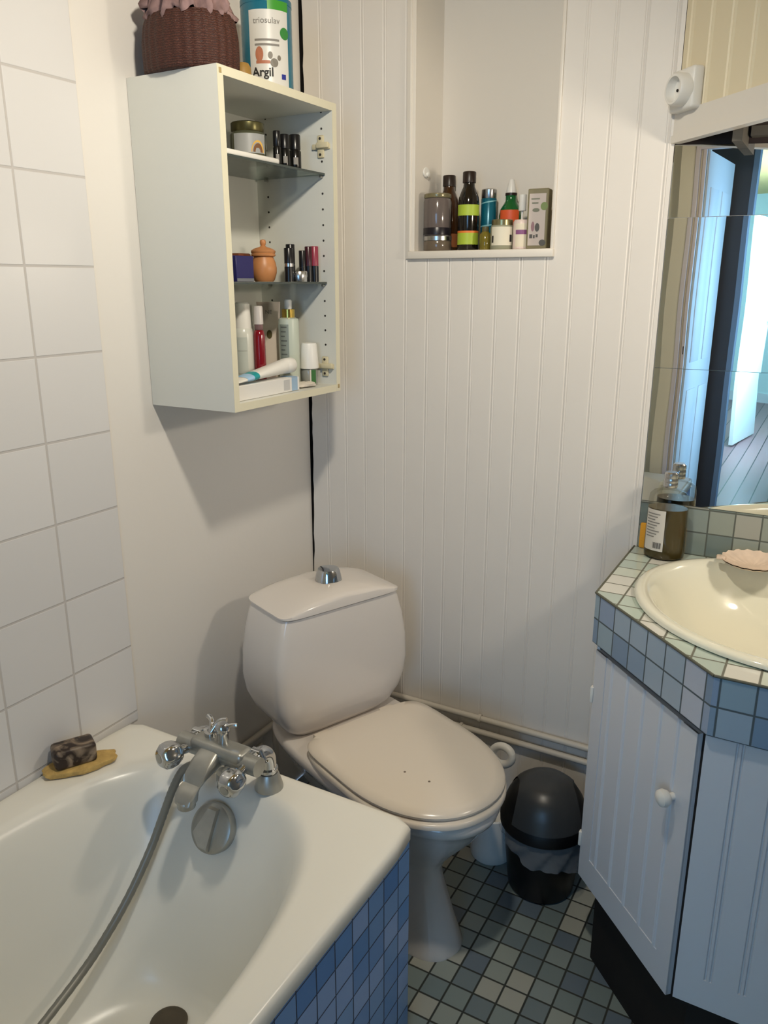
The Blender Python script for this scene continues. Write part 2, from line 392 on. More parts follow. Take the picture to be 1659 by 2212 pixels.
box(bm, 0.25, 0.30, -3.12, YB - 0.25, 0, 2.55, mi=0); box(bm, XR + 0.9, XR + 0.95, -4.35, YB - 0.1, 0, 2.55, mi=1); box(bm, XR, XR + 0.95, YB - 0.15, YB - 0.1, 0, 2.55, mi=1)
struct('wall_passage', bm, [M_hall, mat('pale_blue_paint', rgb(118, 132, 150), 0.6)])
bm = bmn(); WX0, WX1, WZ0, WZ1 = 1.15, 2.35, 0.75, 2.15
box(bm, 1.02, WX0, -4.40, -4.35, 0, 2.55); box(bm, WX1, 2.65, -4.40, -4.35, 0, 2.55); box(bm, WX0, WX1, -4.40, -4.35, 0, WZ0); box(bm, WX0, WX1, -4.40, -4.35, WZ1, 2.55)
box(bm, 1.0, 1.05, -9.5, -4.40, 0, 2.55)
struct('wall_room', bm, M_cyan)
bm = bmn(); box(bm, -0.6, 3.0, -9.5, -9.45, 0, 2.55); box(bm, -0.6, -0.55, -9.5, -3.1, 0, 2.55); box(bm, -0.55, 0.30, -3.14, -3.1, 0, 2.55); struct('wall_room_far', bm, M_cyan)
bm = bmn(); box(bm, -0.55, 1.0, -9.45, -9.43, 0, 0.12); struct('baseboard_room', bm, M_jamb)
def emit(name, col, s):
    m = bpy.data.materials.new(name); m.use_nodes = True; nt = m.node_tree; nt.nodes.clear()
    e = N(nt, 'ShaderNodeEmission'); e.inputs[0].default_value = col; e.inputs[1].default_value = s
    o = N(nt, 'ShaderNodeOutputMaterial'); nt.links.new(e.outputs[0], o.inputs[0]); return m
bm = bmn(); quad(bm, [(WX0, -4.38, WZ0), (WX1, -4.38, WZ0), (WX1, -4.38, WZ1), (WX0, -4.38, WZ1)]); struct('window_1', bm, emit('daylight_sky', (0.50, 0.74, 1.0, 1), 1.5))
# door frame and open bathroom door
bm = bmn()
box(bm, 0.560, 0.582, YB - 0.02, YB + 0.022, 0, 2.14, 0.004); box(bm, 0.592, 0.608, YB - 0.02, YB + 0.014, 0, 2.14, 0.003); box(bm, 0.560, 1.64, YB - 0.02, YB + 0.02, 2.10, 2.18, 0.004)
struct('trim_4', bm, mat('door_casing_paint', rgb(232, 226, 232), 0.4), smooth=True)
bm = bmn(); box(bm, 0.625, 0.662, YB - 0.56, YB - 0.02, 0.01, 2.10, 0.003)
for y0, y1 in ((YB - 0.50, YB - 0.33), (YB - 0.25, YB - 0.08)):
    for z0, z1 in ((0.2, 0.95), (1.1, 1.95)): box(bm, 0.655, 0.668, y0, y1, z0, z1, 0.006)
bm.transform(Matrix.Translation((0.662, YB - 0.57, 0)) @ Matrix.Rotation(math.radians(4.6), 4, 'Z') @ Matrix.Translation((-0.662, -YB + 0.57, 0)))
o = struct('door_1', bm, M_jamb, smooth=True)
bm = bmn(); box(bm, 0.599, 0.603, YB + 0.0138, YB + 0.0146, 1.15, 1.19); link('keyhole', bm, M_gap, o)
# open white door of the far room
bm = bmn(); box(bm, -0.40, 0.40, -0.018, 0.018, 0.0, 2.04, 0.003)
o = struct('door_2', bm, mat('far_door_paint', rgb(236, 240, 242), 0.5), loc=(0.567, -6.5, 0.015), rot=(0, 0, math.radians(-82)))
bm = bmn(); lathe(bm, [(0.0, 0), (0.02, 0), (0.02, 0.02), (0.035, 0.035), (0.03, 0.06), (0, 0.065)], 16, M=axis_M((0.34, 0.018, 1.12), (0, 1, 0))); link('door_handle', bm, M_silver, o)

# ------------------------------------------------------------------ lights
def light(name, kind, loc, energy, col, **kw):
    l = bpy.data.lights.new(name, kind); l.energy = energy; l.color = col
    for k, v in kw.items(): setattr(l, k, v)
    o = bpy.data.objects.new(name, l); COL.objects.link(o); o.location = loc; return o
def aim(o, p): o.rotation_euler = (Vector(p) - o.location).to_track_quat('-Z', 'Y').to_euler()
o = light('ceiling_spotlight', 'SPOT', (0.86, -1.02, 2.15), 36.0, (1.0, 0.915, 0.765), shadow_soft_size=0.04, spot_size=math.radians(158), spot_blend=1.0); aim(o, (0.22, -0.42, 1.25))
o = light('front_wall_fill', 'SPOT', (0.98, -1.10, 2.15), 14.0, (1.0, 0.90, 0.74), shadow_soft_size=0.04, spot_size=math.radians(74), spot_blend=0.7); aim(o, (0.55, -2.45, 1.35))  # added unseen fill, brightens the front wall that the mirror shows
light('washbasin_lamp', 'POINT', (1.62, -0.42, 1.62), 12.5, (1.0, 0.89, 0.74), shadow_soft_size=0.05)
o = light('daylight_passage', 'AREA', (1.55, -4.30, 1.45), 17, (0.20, 0.52, 1.0), shape='RECTANGLE', size=0.9, size_y=1.4); aim(o, (1.15, -1.5, 0.9))
o = light('door_face_fill', 'AREA', (2.5, -2.80, 1.4), 8.5, (0.42, 0.74, 1.0), shape='RECTANGLE', size=0.45, size_y=1.7, spread=math.radians(50)); aim(o, (0.66, -2.75, 1.3))  # light added to brighten the open door; no window is built here
o = light('daylight_room', 'AREA', (0.97, -6.6, 1.4), 200, (0.55, 0.84, 1.0), shape='RECTANGLE', size=2.6, size_y=1.8); aim(o, (-0.5, -6.8, 1.1))
W = bpy.data.worlds.new('world'); S.world = W; W.use_nodes = True
W.node_tree.nodes['Background'].inputs[0].default_value = (0.5, 0.7, 1, 1); W.node_tree.nodes['Background'].inputs[1].default_value = 0.3

# ------------------------------------------------------------------ camera
cd = bpy.data.cameras.new('camera'); cam = bpy.data.objects.new('camera', cd); COL.objects.link(cam); S.camera = cam
cd.sensor_fit = 'VERTICAL'; cd.sensor_height = 36.0; cd.lens = 1712.4347 / 2212 * 36.0; cd.clip_start = 0.02
Rr = Vector((0.8702925, 0.4925351, -0.0003673)); Uu = Vector((-0.1370606, 0.2428975, 0.9603204)); Ff = Vector((-0.4730807, 0.8357093, -0.278899))
mw = Matrix.Identity(4)
for i in range(3): mw[i][0] = Rr[i]; mw[i][1] = Uu[i]; mw[i][2] = -Ff[i]
mw.translation = (1.2967523, -1.8618371, 1.5); cam.matrix_world = mw
S.view_settings.view_transform = 'Standard'; S.view_settings.look = 'None'; S.view_settings.gamma = 1.0; S.view_settings.use_curve_mapping = False
S.view_settings.exposure = 0.08
S.cycles.use_denoising = True; S.cycles.max_bounces = 10; S.cycles.diffuse_bounces = 5; S.cycles.caustics_reflective = False; S.cycles.caustics_refractive = False; S.cycles.sample_clamp_indirect = 6.0

CAMXY = (1.2967, -1.8618)
def face(x, y): return math.atan2(CAMXY[1] - y, CAMXY[0] - x)

# ------------------------------------------------------------------ bathtub
tub = thing('bathtub', 'white enamel bathtub with blue mosaic tiled side, along the white tiled wall', 'bathtub', (0.367, -1.547, 0))
K = 128
def radial(cx, cy, hx, hy, n, z, n2=None):
    o = []
    for i in range(K):
        a = 2 * PI * (i + 0.5) / K if False else 2 * PI * i / K
        c, s = math.cos(a), math.sin(a)
        nn = n if (c >= 0 or n2 is None) else n2
        r = (abs(c) ** nn + abs(s) ** nn) ** (-1.0 / nn)
        o.append((cx + hx * r * c, cy + hy * r * s, z))
    return o
OX, OY, OHX, OHY = 0.368, -1.547, 0.366, 0.803
def inner(z, hx, yf, yn, n, n2, cx=0.3765): return radial(cx, (yf + yn) / 2, hx, (yf - yn) / 2, n, z, n2)
rings = [radial(OX, OY, OHX - 0.004, OHY - 0.004, 40, 0.503), radial(OX, OY, OHX, OHY, 40, 0.508), radial(OX, OY, OHX, OHY, 40, 0.530),
         radial(OX, OY, OHX - 0.003, OHY - 0.003, 40, 0.5375), radial(OX, OY, OHX - 0.010, OHY - 0.010, 40, 0.5412), radial(OX, OY, OHX - 0.022, OHY - 0.022, 30, 0.5417),
         inner(0.5417, 0.313, -0.808, -2.262, 3.4, 4.2), inner(0.5400, 0.306, -0.815, -2.254, 3.3, 4.1), inner(0.532, 0.297, -0.824, -2.243, 3.2, 4.0), inner(0.515, 0.288, -0.835, -2.225, 3.1, 3.9),
         inner(0.47, 0.277, -0.858, -2.18, 3.0, 3.7), inner(0.40, 0.264, -0.895, -2.11, 3.0, 3.5), inner(0.30, 0.248, -0.935, -2.02, 3.0, 3.3), inner(0.22, 0.232, -0.955, -1.95, 2.9, 3.1),
         inner(0.17, 0.215, -0.970, -1.90, 2.8, 2.9), inner(0.143, 0.190, -0.985, -1.86, 2.6, 2.6), inner(0.131, 0.155, -1.005, -1.82, 2.4, 2.4), inner(0.127, 0.07, -1.10, -1.7, 2.2, 2.2)]
bm = bmn(); loft(bm, rings, False, True); link('tub_shell', bm, M_enamel, tub, world=True, ang=60)
bm = bmn(); box(bm, 0.702, 0.7225, -2.349, -0.752, 0.0, 0.506, mi=0); box(bm, 0.003, 0.702, -0.772, -0.752, 0.0, 0.506, mi=1)
link('side_panel', bm, [M_panel, M_panel_end], tub, world=True, smooth=False, label='blue mosaic tiled side of the bath')
# overflow cover with turning handle
nrm = Vector((0.0, -0.87, 0.49)).normalized(); oc = Vector((0.350, -0.872, 0.466))
bm = bmn(); Mo = axis_M(oc, nrm)
lathe(bm, [(0, -0.02), (0.046, -0.02), (0.049, 0.004), (0.047, 0.010), (0.040, 0.013), (0.0, 0.014)], 40, M=Mo)
of = link('overflow_cover', bm, M_dull, tub, world=True, label='round dull chrome overflow cover')
bm = bmn()
P = [(-0.036, -0.018), (-0.012, 0.040), (0.012, 0.040), (0.012, -0.043), (-0.012, -0.041)]
v0 = [Mo @ Vector((x, y, 0.013)) for x, y in P]; v1 = [Mo @ Vector((x * 0.86, y * 0.9, 0.0215)) for x, y in P]
loft(bm, [v0, v1]); link('turning_handle', bm, M_dull, of, world=True, ang=25)
bm = bmn(); lathe(bm, [(0.0, 0.129), (0.032, 0.130), (0.036, 0.136), (0.032, 0.139), (0.022, 0.1385), (0.014, 0.136), (0.0, 0.136)], 28, c=(0.352, -1.032)); link('drain', bm, mat('drain_dark', rgb(92, 84, 72), 0.4, metal=0.6), tub, world=True)

# bath mixer tap
tap = thing('bath_mixer_tap', 'chrome bath mixer tap with two round knobs on the bath rim', 'tap', (0.355, -0.80, 0.5417))
bm = bmn()
for x in (0.285, 0.432):
    bm = bmn(); lathe(bm, [(0.0285, 0.5417), (0.0285, 0.545), (0.021, 0.572), (0.019, 0.576)], 28, c=(x, -0.796)); link('mounting_cone', bm, M_dull, tap, world=True)
    bm = bmn()
    tube(bm, smooth_path([(x, -0.796, 0.572), (x, -0.796, 0.606), (x, -0.806, 0.622), (x, -0.822, 0.627), (x, -0.842, 0.627)], 4), 0.016, 16)
    lathe(bm, [(0.019, 0), (0.0205, 0.002), (0.0205, 0.010), (0.019, 0.012)], 6, M=axis_M((x, -0.822, 0.627), (0, -1, 0)))
    lathe(bm, [(0.0195, 0), (0.0195, 0.006)], 24, M=axis_M((x, -0.796, 0.580), (0, 0, 1)))
    link('elbow', bm, M_chrome, tap, world=True)
bm = bmn()
tube(bm, [(0.262, -0.850, 0.624), (0.300, -0.850, 0.624), (0.42, -0.850, 0.624), (0.455, -0.850, 0.624)], 0.0185, 20)
box(bm, 0.295, 0.425, -0.868, -0.826, 0.610, 0.648, 0.010, 3)
link('mixer_body', bm, M_dull, tap, world=True)
def knob(p, d, nm):
    bm = bmn(); Mk = axis_M(p, d)
    lathe(bm, [(0.010, -0.004), (0.010, 0.018)], 16, M=Mk)
    # six-lobed tapering grip
    def ring(r, z, lob):
        return [Mk @ Vector((r * (1 + lob * math.cos(6 * a)) * math.cos(a), r * (1 + lob * math.cos(6 * a)) * math.sin(a), z)) for a in [2 * PI * i / 48 for i in range(48)]]
    loft(bm, [ring(0.014, 0.014, 0), ring(0.019, 0.017, 0.02), ring(0.0235, 0.026, 0.05), ring(0.025, 0.038, 0.06), ring(0.0235, 0.050, 0.05), ring(0.017, 0.058, 0.02), ring(0.012, 0.0595, 0)])
    k = link('knob', bm, M_chrome, tap, world=True, ang=50)
    bm = bmn(); lathe(bm, [(0.0095, 0.0590), (0.0095, 0.0605), (0.0, 0.0608)], 20, M=Mk); link('knob_cap', bm, M_dull, k, world=True)
knob((0.430, -0.866, 0.622), (0.03, -1, -0.18), 'R'); knob((0.287, -0.866, 0.622), (-0.26, -0.96, 0.06), 'L')
bm = bmn()
def sp(y, z, hw, hh, tilt):
    c_, s_ = math.cos(tilt), math.sin(tilt)
    return [(0.346 + px, y + pz * s_, z + pz * c_) for px, pz in sellipse(0, 0, hw, hh, 4.0, 28)]
loft(bm, [sp(-0.852, 0.620, 0.026, 0.020, 0.0), sp(-0.872, 0.618, 0.0255, 0.019, 0.15), sp(-0.900, 0.608, 0.0245, 0.017, 0.45), sp(-0.920, 0.596, 0.0235, 0.016, 0.8), sp(-0.932, 0.580, 0.022, 0.0155, 1.2), sp(-0.935, 0.566, 0.020, 0.0155, 1.5)])
lathe(bm, [(0.0165, 0.554), (0.0175, 0.556), (0.0175, 0.567), (0.016, 0.569)], 20, c=(0.346, -0.935))
link('spout', bm, M_dull, tap, world=True)
bm = bmn(); lathe(bm, [(0.0, 0.573), (0.013, 0.576), (0.0165, 0.586), (0.0165, 0.612)], 20, c=(0.394, -0.878)); lathe(bm, [(0.017, 0), (0.015, 0.03), (0, 0.03)], 16, M=axis_M((0.394, -0.878, 0.598), (0, 1, 0.25)))
link('hose_outlet', bm, M_dull, tap, world=True)
bm = bmn(); lathe(bm, [(0.011, 0.640), (0.011, 0.668), (0.014, 0.672), (0.014, 0.684), (0.009, 0.690), (0, 0.691)], 18, c=(0.366, -0.846))
tube(bm, [(0.366, -0.846, 0.681), (0.384, -0.838, 0.687), (0.392, -0.834, 0.687)], 0.004, 8); link('diverter', bm, M_chrome, tap, world=True)
bm = bmn(); lathe(bm, [(0.012, 0.640), (0.012, 0.656)], 14, c=(0.327, -0.838))
tube(bm, smooth_path([(0.327, -0.838, 0.652), (0.318, -0.822, 0.668), (0.303, -0.815, 0.672)], 4), 0.0052, 10); tube(bm, smooth_path([(0.327, -0.838, 0.652), (0.336, -0.822, 0.672), (0.350, -0.815, 0.676)], 4), 0.0052, 10)
link('handset_cradle', bm, M_chrome, tap, world=True)

bm = bmn()
hp = smooth_path([(0.318, -0.872, 0.600), (0.292, -0.882, 0.585), (0.272, -0.893, 0.545), (0.258, -0.912, 0.490), (0.248, -0.945, 0.425), (0.238, -1.000, 0.352), (0.228, -1.058, 0.295), (0.226, -1.118, 0.262), (0.236, -1.220, 0.240), (0.255, -1.340, 0.226), (0.30, -1.50, 0.19), (0.38, -1.62, 0.150)], 10)
tube(bm, hp, lambda i: 0.0078 + (0.0005 if i % 2 else 0.0), 12)
h = link('shower_hose', bm, M_hose); tag(h, 'grey ribbed shower hose hanging from the tap into the bath', 'shower hose')

# soap on a loofah slice
def blob(bm, c, r, sx, sy, sz, amp, fr, n=24, m=14, seed=0, flat=None):
    rnd = random.Random(seed); ph = [rnd.uniform(0, 6.28) for _ in range(6)]
    rings = []
    for j in range(1, m):
        th = PI * j / m; rr = []
        for i in range(n):
            a = 2 * PI * i / n
            d = 1 + amp * (math.sin(fr * a + ph[0] + th * 2) + math.sin((fr * 2 + 1) * a + ph[1]) * 0.5 + math.sin(fr * th * 2 + ph[2]) * 0.5)
            z = -math.cos(th)
            if flat: z = math.copysign(abs(z) ** flat, z)
            q = math.sin(th) ** (0.45 if flat else 1)
            rr.append((c[0] + r * sx * d * q * math.cos(a), c[1] + r * sy * d * q * math.sin(a), c[2] + r * sz * z * (d if not flat else 1)))
        rings.append(rr)
    loft(bm, rings)
M_loofah = mat('loofah', rgb(206, 172, 104), 0.9, bump=0.9, bscale=150, var=0.3, vscale=60)
ang = math.atan2(0.113, 0.069)
bm = bmn(); blob(bm, (0, 0, 0.0085), 1, 0.073, 0.033, 0.0083, 0.045, 6, 64, 8, 3, flat=0.5)
o = link('loofah_slice', bm, M_loofah, loc=(0.056, -0.935, 0.5417), rot=(0, 0, ang)); tag(o, 'yellow loofah slice lying on the bath rim by the tiles', 'loofah')
def marble():
    m = mat('marbled_soap', rgb(60, 44, 34), 0.45); nt = m.node_tree; b = nt.nodes['Principled BSDF']
    tc = N(nt, 'ShaderNodeTexCoord'); no = N(nt, 'ShaderNodeTexNoise'); no.inputs['Scale'].default_value = 28; no.inputs['Detail'].default_value = 3; no.inputs['Distortion'].default_value = 1.2
    rp = N(nt, 'ShaderNodeValToRGB'); e = rp.color_ramp.elements; e[0].position = 0.42; e[0].color = rgb(46, 34, 28); e[1].position = 0.62; e[1].color = rgb(150, 132, 112)
    nt.links.new(tc.outputs['Object'], no.inputs['Vector']); nt.links.new(no.outputs['Fac'], rp.inputs[0]); nt.links.new(rp.outputs[0], b.inputs['Base Color']); return m
bm = bmn(); box(bm, -0.041, 0.041, -0.025, 0.025, 0.0, 0.042, 0.008, 3)
o = link('soap_bar', bm, marble(), loc=(0.047, -0.940, 0.5575), rot=(0, 0, ang + 0.06)); tag(o, 'dark brown marbled soap bar on the yellow loofah', 'soap')

# ------------------------------------------------------------------ toilet
fx, fy = 0.9207, -0.3903
toi = thing('toilet', 'white close-coupled toilet with closed lid, standing in the corner', 'toilet', (fx * 0.6 + fy * 0.185, fy * 0.6 - fx * 0.185, 0), math.atan2(fy, fx))
def egg(sb, sf, hw, z, n=2.3, nb=4.0, k=56, t0=0.0, mid=0.46):
    """outline from back sb to front sf (distance from the corner), widest at mid"""
    c = sb + (sf - sb) * mid; o = []
    for i in range(k):
        a = 2 * PI * i / k; co, si = math.cos(a), math.sin(a)
        nn = n if co >= 0 else nb; L_ = (sf - c) if co >= 0 else (c - sb)
        o.append((c + L_ * math.copysign(abs(co) ** (2 / nn), co) - 0.6, t0 + hw * math.copysign(abs(si) ** (2 / nn), si), z))
    return o
bm = bmn()
loft(bm, [egg(0.40, 0.846, 0.094, 0.0, 2.6), egg(0.40, 0.846, 0.094, 0.006, 2.6), egg(0.40, 0.836, 0.088, 0.03, 2.6), egg(0.40, 0.815, 0.078, 0.09, 2.5), egg(0.39, 0.790, 0.069, 0.16, 2.4), egg(0.36, 0.785, 0.070, 0.195, 2.3),
          egg(0.34, 0.800, 0.086, 0.225, 2.2), egg(0.32, 0.835, 0.112, 0.27, 2.1), egg(0.30, 0.872, 0.138, 0.315, 2.1), egg(0.28, 0.900, 0.156, 0.355, 2.1), egg(0.27, 0.915, 0.168, 0.378, 2.15), egg(0.265, 0.926, 0.176, 0.388, 2.15),
          egg(0.262, 0.931, 0.179, 0.400, 2.15), egg(0.264, 0.928, 0.177, 0.411, 2.15), egg(0.27, 0.920, 0.170, 0.416, 2.15)])
link('bowl', bm, M_ceram, toi, ang=50)
bm = bmn()
loft(bm, [egg(0.475, 0.926, 0.176, 0.4175, 2.15, 5, mid=0.48), egg(0.47, 0.931, 0.181, 0.421, 2.15, 5, mid=0.48), egg(0.47, 0.931, 0.181, 0.429, 2.15, 5, mid=0.48), egg(0.475, 0.927, 0.177, 0.433, 2.15, 5, mid=0.48)])
link('seat', bm, M_seat, toi, ang=50)
bm = bmn()
loft(bm, [egg(0.485, 0.912, 0.172, 0.4345, 2.2, 7, t0=0.004, mid=0.44), egg(0.482, 0.920, 0.179, 0.437, 2.2, 7, t0=0.004, mid=0.44), egg(0.480, 0.922, 0.181, 0.443, 2.2, 7, t0=0.004, mid=0.44), egg(0.483, 0.917, 0.176, 0.4495, 2.2, 7, t0=0.004, mid=0.44), egg(0.50, 0.895, 0.158, 0.4525, 2.2, 6, t0=0.004, mid=0.44), egg(0.56, 0.82, 0.10, 0.4545, 2.2, 4, t0=0.004, mid=0.44)])
lid = link('lid', bm, M_seat, toi, ang=50)
M_stain = mat('grey_stain', rgb(120, 108, 96), 0.7)
for s_, t_ in ((0.735, -0.055), (0.795, -0.035)):
    bm = bmn(); lathe(bm, [(0.003, 0.4535), (0.0026, 0.4552), (0, 0.4556)], 10, c=(s_ - 0.6, t_)); link('stain', bm, M_stain, lid)
for t_ in (-0.10, 0.10):
    bm = bmn(); box(bm, -0.142, -0.108, t_ - 0.022, t_ + 0.022, 0.414, 0.440, 0.006); link('hinge', bm, M_seat, toi)
# cistern
def tk(sb, sf, hw, z, n=8.0, t0=-0.008): return [(x, y, z) for x, y in sellipse((sb + sf) / 2 - 0.6, t0, (sf - sb) / 2, hw, n, 72)]
bm = bmn()
loft(bm, [tk(0.31, 0.415, 0.112, 0.414, 5), tk(0.295, 0.430, 0.138, 0.422, 6), tk(0.280, 0.440, 0.160, 0.440, 7), tk(0.265, 0.447, 0.182, 0.472), tk(0.256, 0.451, 0.195, 0.510, 9), tk(0.252, 0.452, 0.200, 0.555, 10), tk(0.252, 0.452, 0.197, 0.62, 10), tk(0.254, 0.450, 0.187, 0.68, 10), tk(0.258, 0.446, 0.174, 0.728, 10), tk(0.260, 0.444, 0.169, 0.741, 10)])
cis = link('cistern', bm, M_ceram, toi, ang=50)
bm = bmn()
sec = tk(0.254, 0.450, 0.174, 0.745, 9)
def crown(x, y, m):
    u = min(1, abs((y + 0.008) / 0.174)); v = min(1.0, abs((x + 0.6 - 0.352) / 0.098))
    return 0.748 + m * 0.034 * (1 - u ** 2.2) * (1 - 0.25 * v ** 4)
rings = [[(x, y, 0.7435) for x, y, z in tk(0.258, 0.446, 0.171, 0, 9)], sec]
for q, m in ((1.0, 0.7), (0.97, 0.93), (0.85, 0.99), (0.6, 1.0), (0.3, 1.0)):
    rr = []
    for x, y, z in sec:
        X_ = (x + 0.248) * q - 0.248; Y_ = (y + 0.008) * q - 0.008; rr.append((X_, Y_, crown(X_, Y_, m)))
    rings.append(rr)
loft(bm, rings); lidc = link('cistern_lid', bm, M_ceram, toi, ang=60)
bm = bmn(); lathe(bm, [(0.035, 0.776), (0.034, 0.782), (0.029, 0.803), (0.026, 0.809), (0.010, 0.811), (0.0, 0.811)], 32, c=(0.350 - 0.6, 0.006))
link('flush_button', bm, M_chrome, toi, label='chrome flush button')

# ------------------------------------------------------------------ pipes by the floor
pp = thing('heating_pipe', 'upper white painted pipe running low along the beadboard wall', 'pipe', (0.5, -0.012, 0.325))
bm = bmn(); tube(bm, [(0.03, -0.014, 0.325), (0.25, -0.014, 0.325), (0.935, -0.014, 0.325)], 0.0085, 12); link('pipe', bm, M_pipe, pp, world=True)
bm = bmn(); lathe(bm, [(0.012, 0), (0.012, 0.008)], 14, M=axis_M((0.555, -0.014, 0.325), (1, 0, 0))); link('pipe_clip', bm, M_pipe, pp, world=True)
pp = thing('heating_pipe', 'lower white painted pipe running low along the beadboard wall', 'pipe', (0.5, -0.012, 0.283))
bm = bmn(); tube(bm, [(0.03, -0.014, 0.283), (0.25, -0.014, 0.283), (0.935, -0.014, 0.283)], 0.0085, 12); link('pipe', bm, M_pipe, pp, world=True)
bm = bmn(); lathe(bm, [(0.012, 0), (0.012, 0.008)], 14, M=axis_M((0.50, -0.014, 0.283), (1, 0, 0))); link('pipe_clip', bm, M_pipe, pp, world=True)
pp = thing('water_pipe', 'white painted pipes with a bent branch on the plain wall behind the bath tap', 'pipe', (0.01, -0.34, 0.264))
bm = bmn(); tube(bm, [(0.012, -0.74, 0.267), (0.012, -0.4, 0.267), (0.012, -0.02, 0.264)], 0.0095, 12); link('upper_run', bm, M_pipe, pp, world=True)
bm = bmn(); tube(bm, [(0.010, -0.74, 0.232), (0.010, -0.30, 0.230)], 0.006, 12); link('lower_run', bm, M_pipe, pp, world=True)
bm = bmn(); tube(bm, smooth_path([(0.012, -0.225, 0.264), (0.020, -0.245, 0.255), (0.030, -0.262, 0.232), (0.034, -0.266, 0.19), (0.034, -0.266, 0.004)], 5), 0.0085, 12); link('bent_branch', bm, M_pipe, pp, world=True)
bm = bmn(); box(bm, 0.005, 0.937, -0.010, -0.001, 0.0, 0.10, 0.002); struct('baseboard_back', bm, mat('skirting_paint', rgb(150, 142, 128), 0.5), smooth=True)

# ------------------------------------------------------------------ pedal-less swing bin
BX, BY = 0.806, -0.172
bn = thing('waste_bin', 'small black waste bin with a domed swing lid, between toilet and washstand', 'bin', (BX, BY, 0))
bm = bmn(); lathe(bm, [(0.0, 0.002), (0.078, 0.0), (0.083, 0.006), (0.093, 0.10), (0.101, 0.192), (0.101, 0.196), (0.097, 0.196), (0.090, 0.10), (0.078, 0.012), (0.0, 0.012)], 48); link('bucket', bm, M_bin, bn)
bm = bmn(); lathe(bm, [(0.104, 0.186), (0.110, 0.188), (0.111, 0.206), (0.108, 0.214), (0.103, 0.235), (0.094, 0.260), (0.078, 0.285), (0.056, 0.303), (0.028, 0.313), (0.0, 0.316)], 56); dl = link('dome_lid', bm, M_bin, bn)
# flap: a broad strip of the dome set slightly proud
bm = bmn()
pr_ = [(0.1095, 0.216), (0.1045, 0.235), (0.0955, 0.261), (0.0795, 0.2865), (0.057, 0.305), (0.0285, 0.315)]
ax = face(BX, BY) + 0.12
rows = []
half = []
for r, z in pr_: half.append((r, z))
def dome_z(d):
    for (r0, z0), (r1, z1) in zip(half, half[1:] + [(0.0, 0.318)]):
        if r1 <= d <= r0: return z0 + (z1 - z0) * (r0 - d) / (r0 - r1)
    return 0.216
for i in range(25):
    u = -1 + 2 * i / 24; row = []
    for j in range(13):
        v = -1 + 2 * j / 12; w = 0.066 + 0.020 * abs(u) ** 1.5
        y = v * w; x = u * math.sqrt(0.1088 ** 2 - y * y); d = math.hypot(x, y)
        if d > 0.1093: x *= 0.1093 / d; y *= 0.1093 / d; d = 0.1093
        row.append(bm.verts.new((x * math.cos(ax) - y * math.sin(ax), x * math.sin(ax) + y * math.cos(ax), dome_z(d) + 0.0012)))
    rows.append(row)
for a, b in zip(rows, rows[1:]):
    for j in range(12): bm.faces.new((a[j], b[j], b[j + 1], a[j + 1]))
link('flap', bm, M_bindome, dl)
# liner bag hanging out below the lid
mb = bpy.data.materials.new('bin_bag_film'); mb.use_nodes = True; nt = mb.node_tree; pb = nt.nodes['Principled BSDF']; pb.inputs['Base Color'].default_value = rgb(196, 200, 205); pb.inputs['Roughness'].default_value = 0.35; pb.inputs['Alpha'].default_value = 0.26
bm = bmn(); rnd = random.Random(4); rows = []
for j in range(6):
    row = []
    for i in range(96):
        a = 2 * PI * i / 96; low = 0.145 - 0.035 * math.sin(a - ax + 0.9) + 0.006 * math.sin(5 * a)
        z = 0.190 + (low - 0.190) * j / 5
        r = 0.103 - 0.03 * (0.19 - z) + 0.0035 * math.sin(11 * a + j * 1.3) * (j / 5 + 0.3) + 0.0025 * math.sin(23 * a + 2 * j) + 0.006 * j / 5
        row.append(bm.verts.new((r * math.cos(a), r * math.sin(a), z)))
    rows.append(row)
for a, b in zip(rows, rows[1:]):
    for i in range(96): bm.faces.new((a[i], a[(i + 1) % 96], b[(i + 1) % 96], b[i]))
link('bin_bag', bm, mb, bn, label='thin translucent bin bag folded over the rim', ang=80)

# toilet brush
br = thing('toilet_brush', 'white toilet brush with a ring handle in its holder behind the toilet', 'toilet brush', (0.652, -0.128, 0))
bm = bmn(); lathe(bm, [(0.0, 0.0), (0.054, 0.0), (0.057, 0.006), (0.056, 0.03), (0.050, 0.08), (0.047, 0.125), (0.043, 0.128), (0.043, 0.10), (0.0, 0.10)], 36); link('holder', bm, M_white, br)
bm = bmn(); tube(bm, [(0, 0, 0.09), (0, 0, 0.2), (0.01, -0.004, 0.285)], 0.009, 12)
rc = Vector((0.024, -0.014, 0.318)); e1 = Vector((0.62, -0.10, 0.30)).normalized(); e2 = Vector((-0.5, 0.2, 1.0)); e2 = (e2 - e1 * e2.dot(e1)).normalized()
tube(bm, [rc + e1 * 0.030 * math.cos(a) + e2 * 0.024 * math.sin(a) for a in [2 * PI * i / 40 for i in range(40)]], 0.0105, 12, closed=True); link('handle', bm, M_white, br)

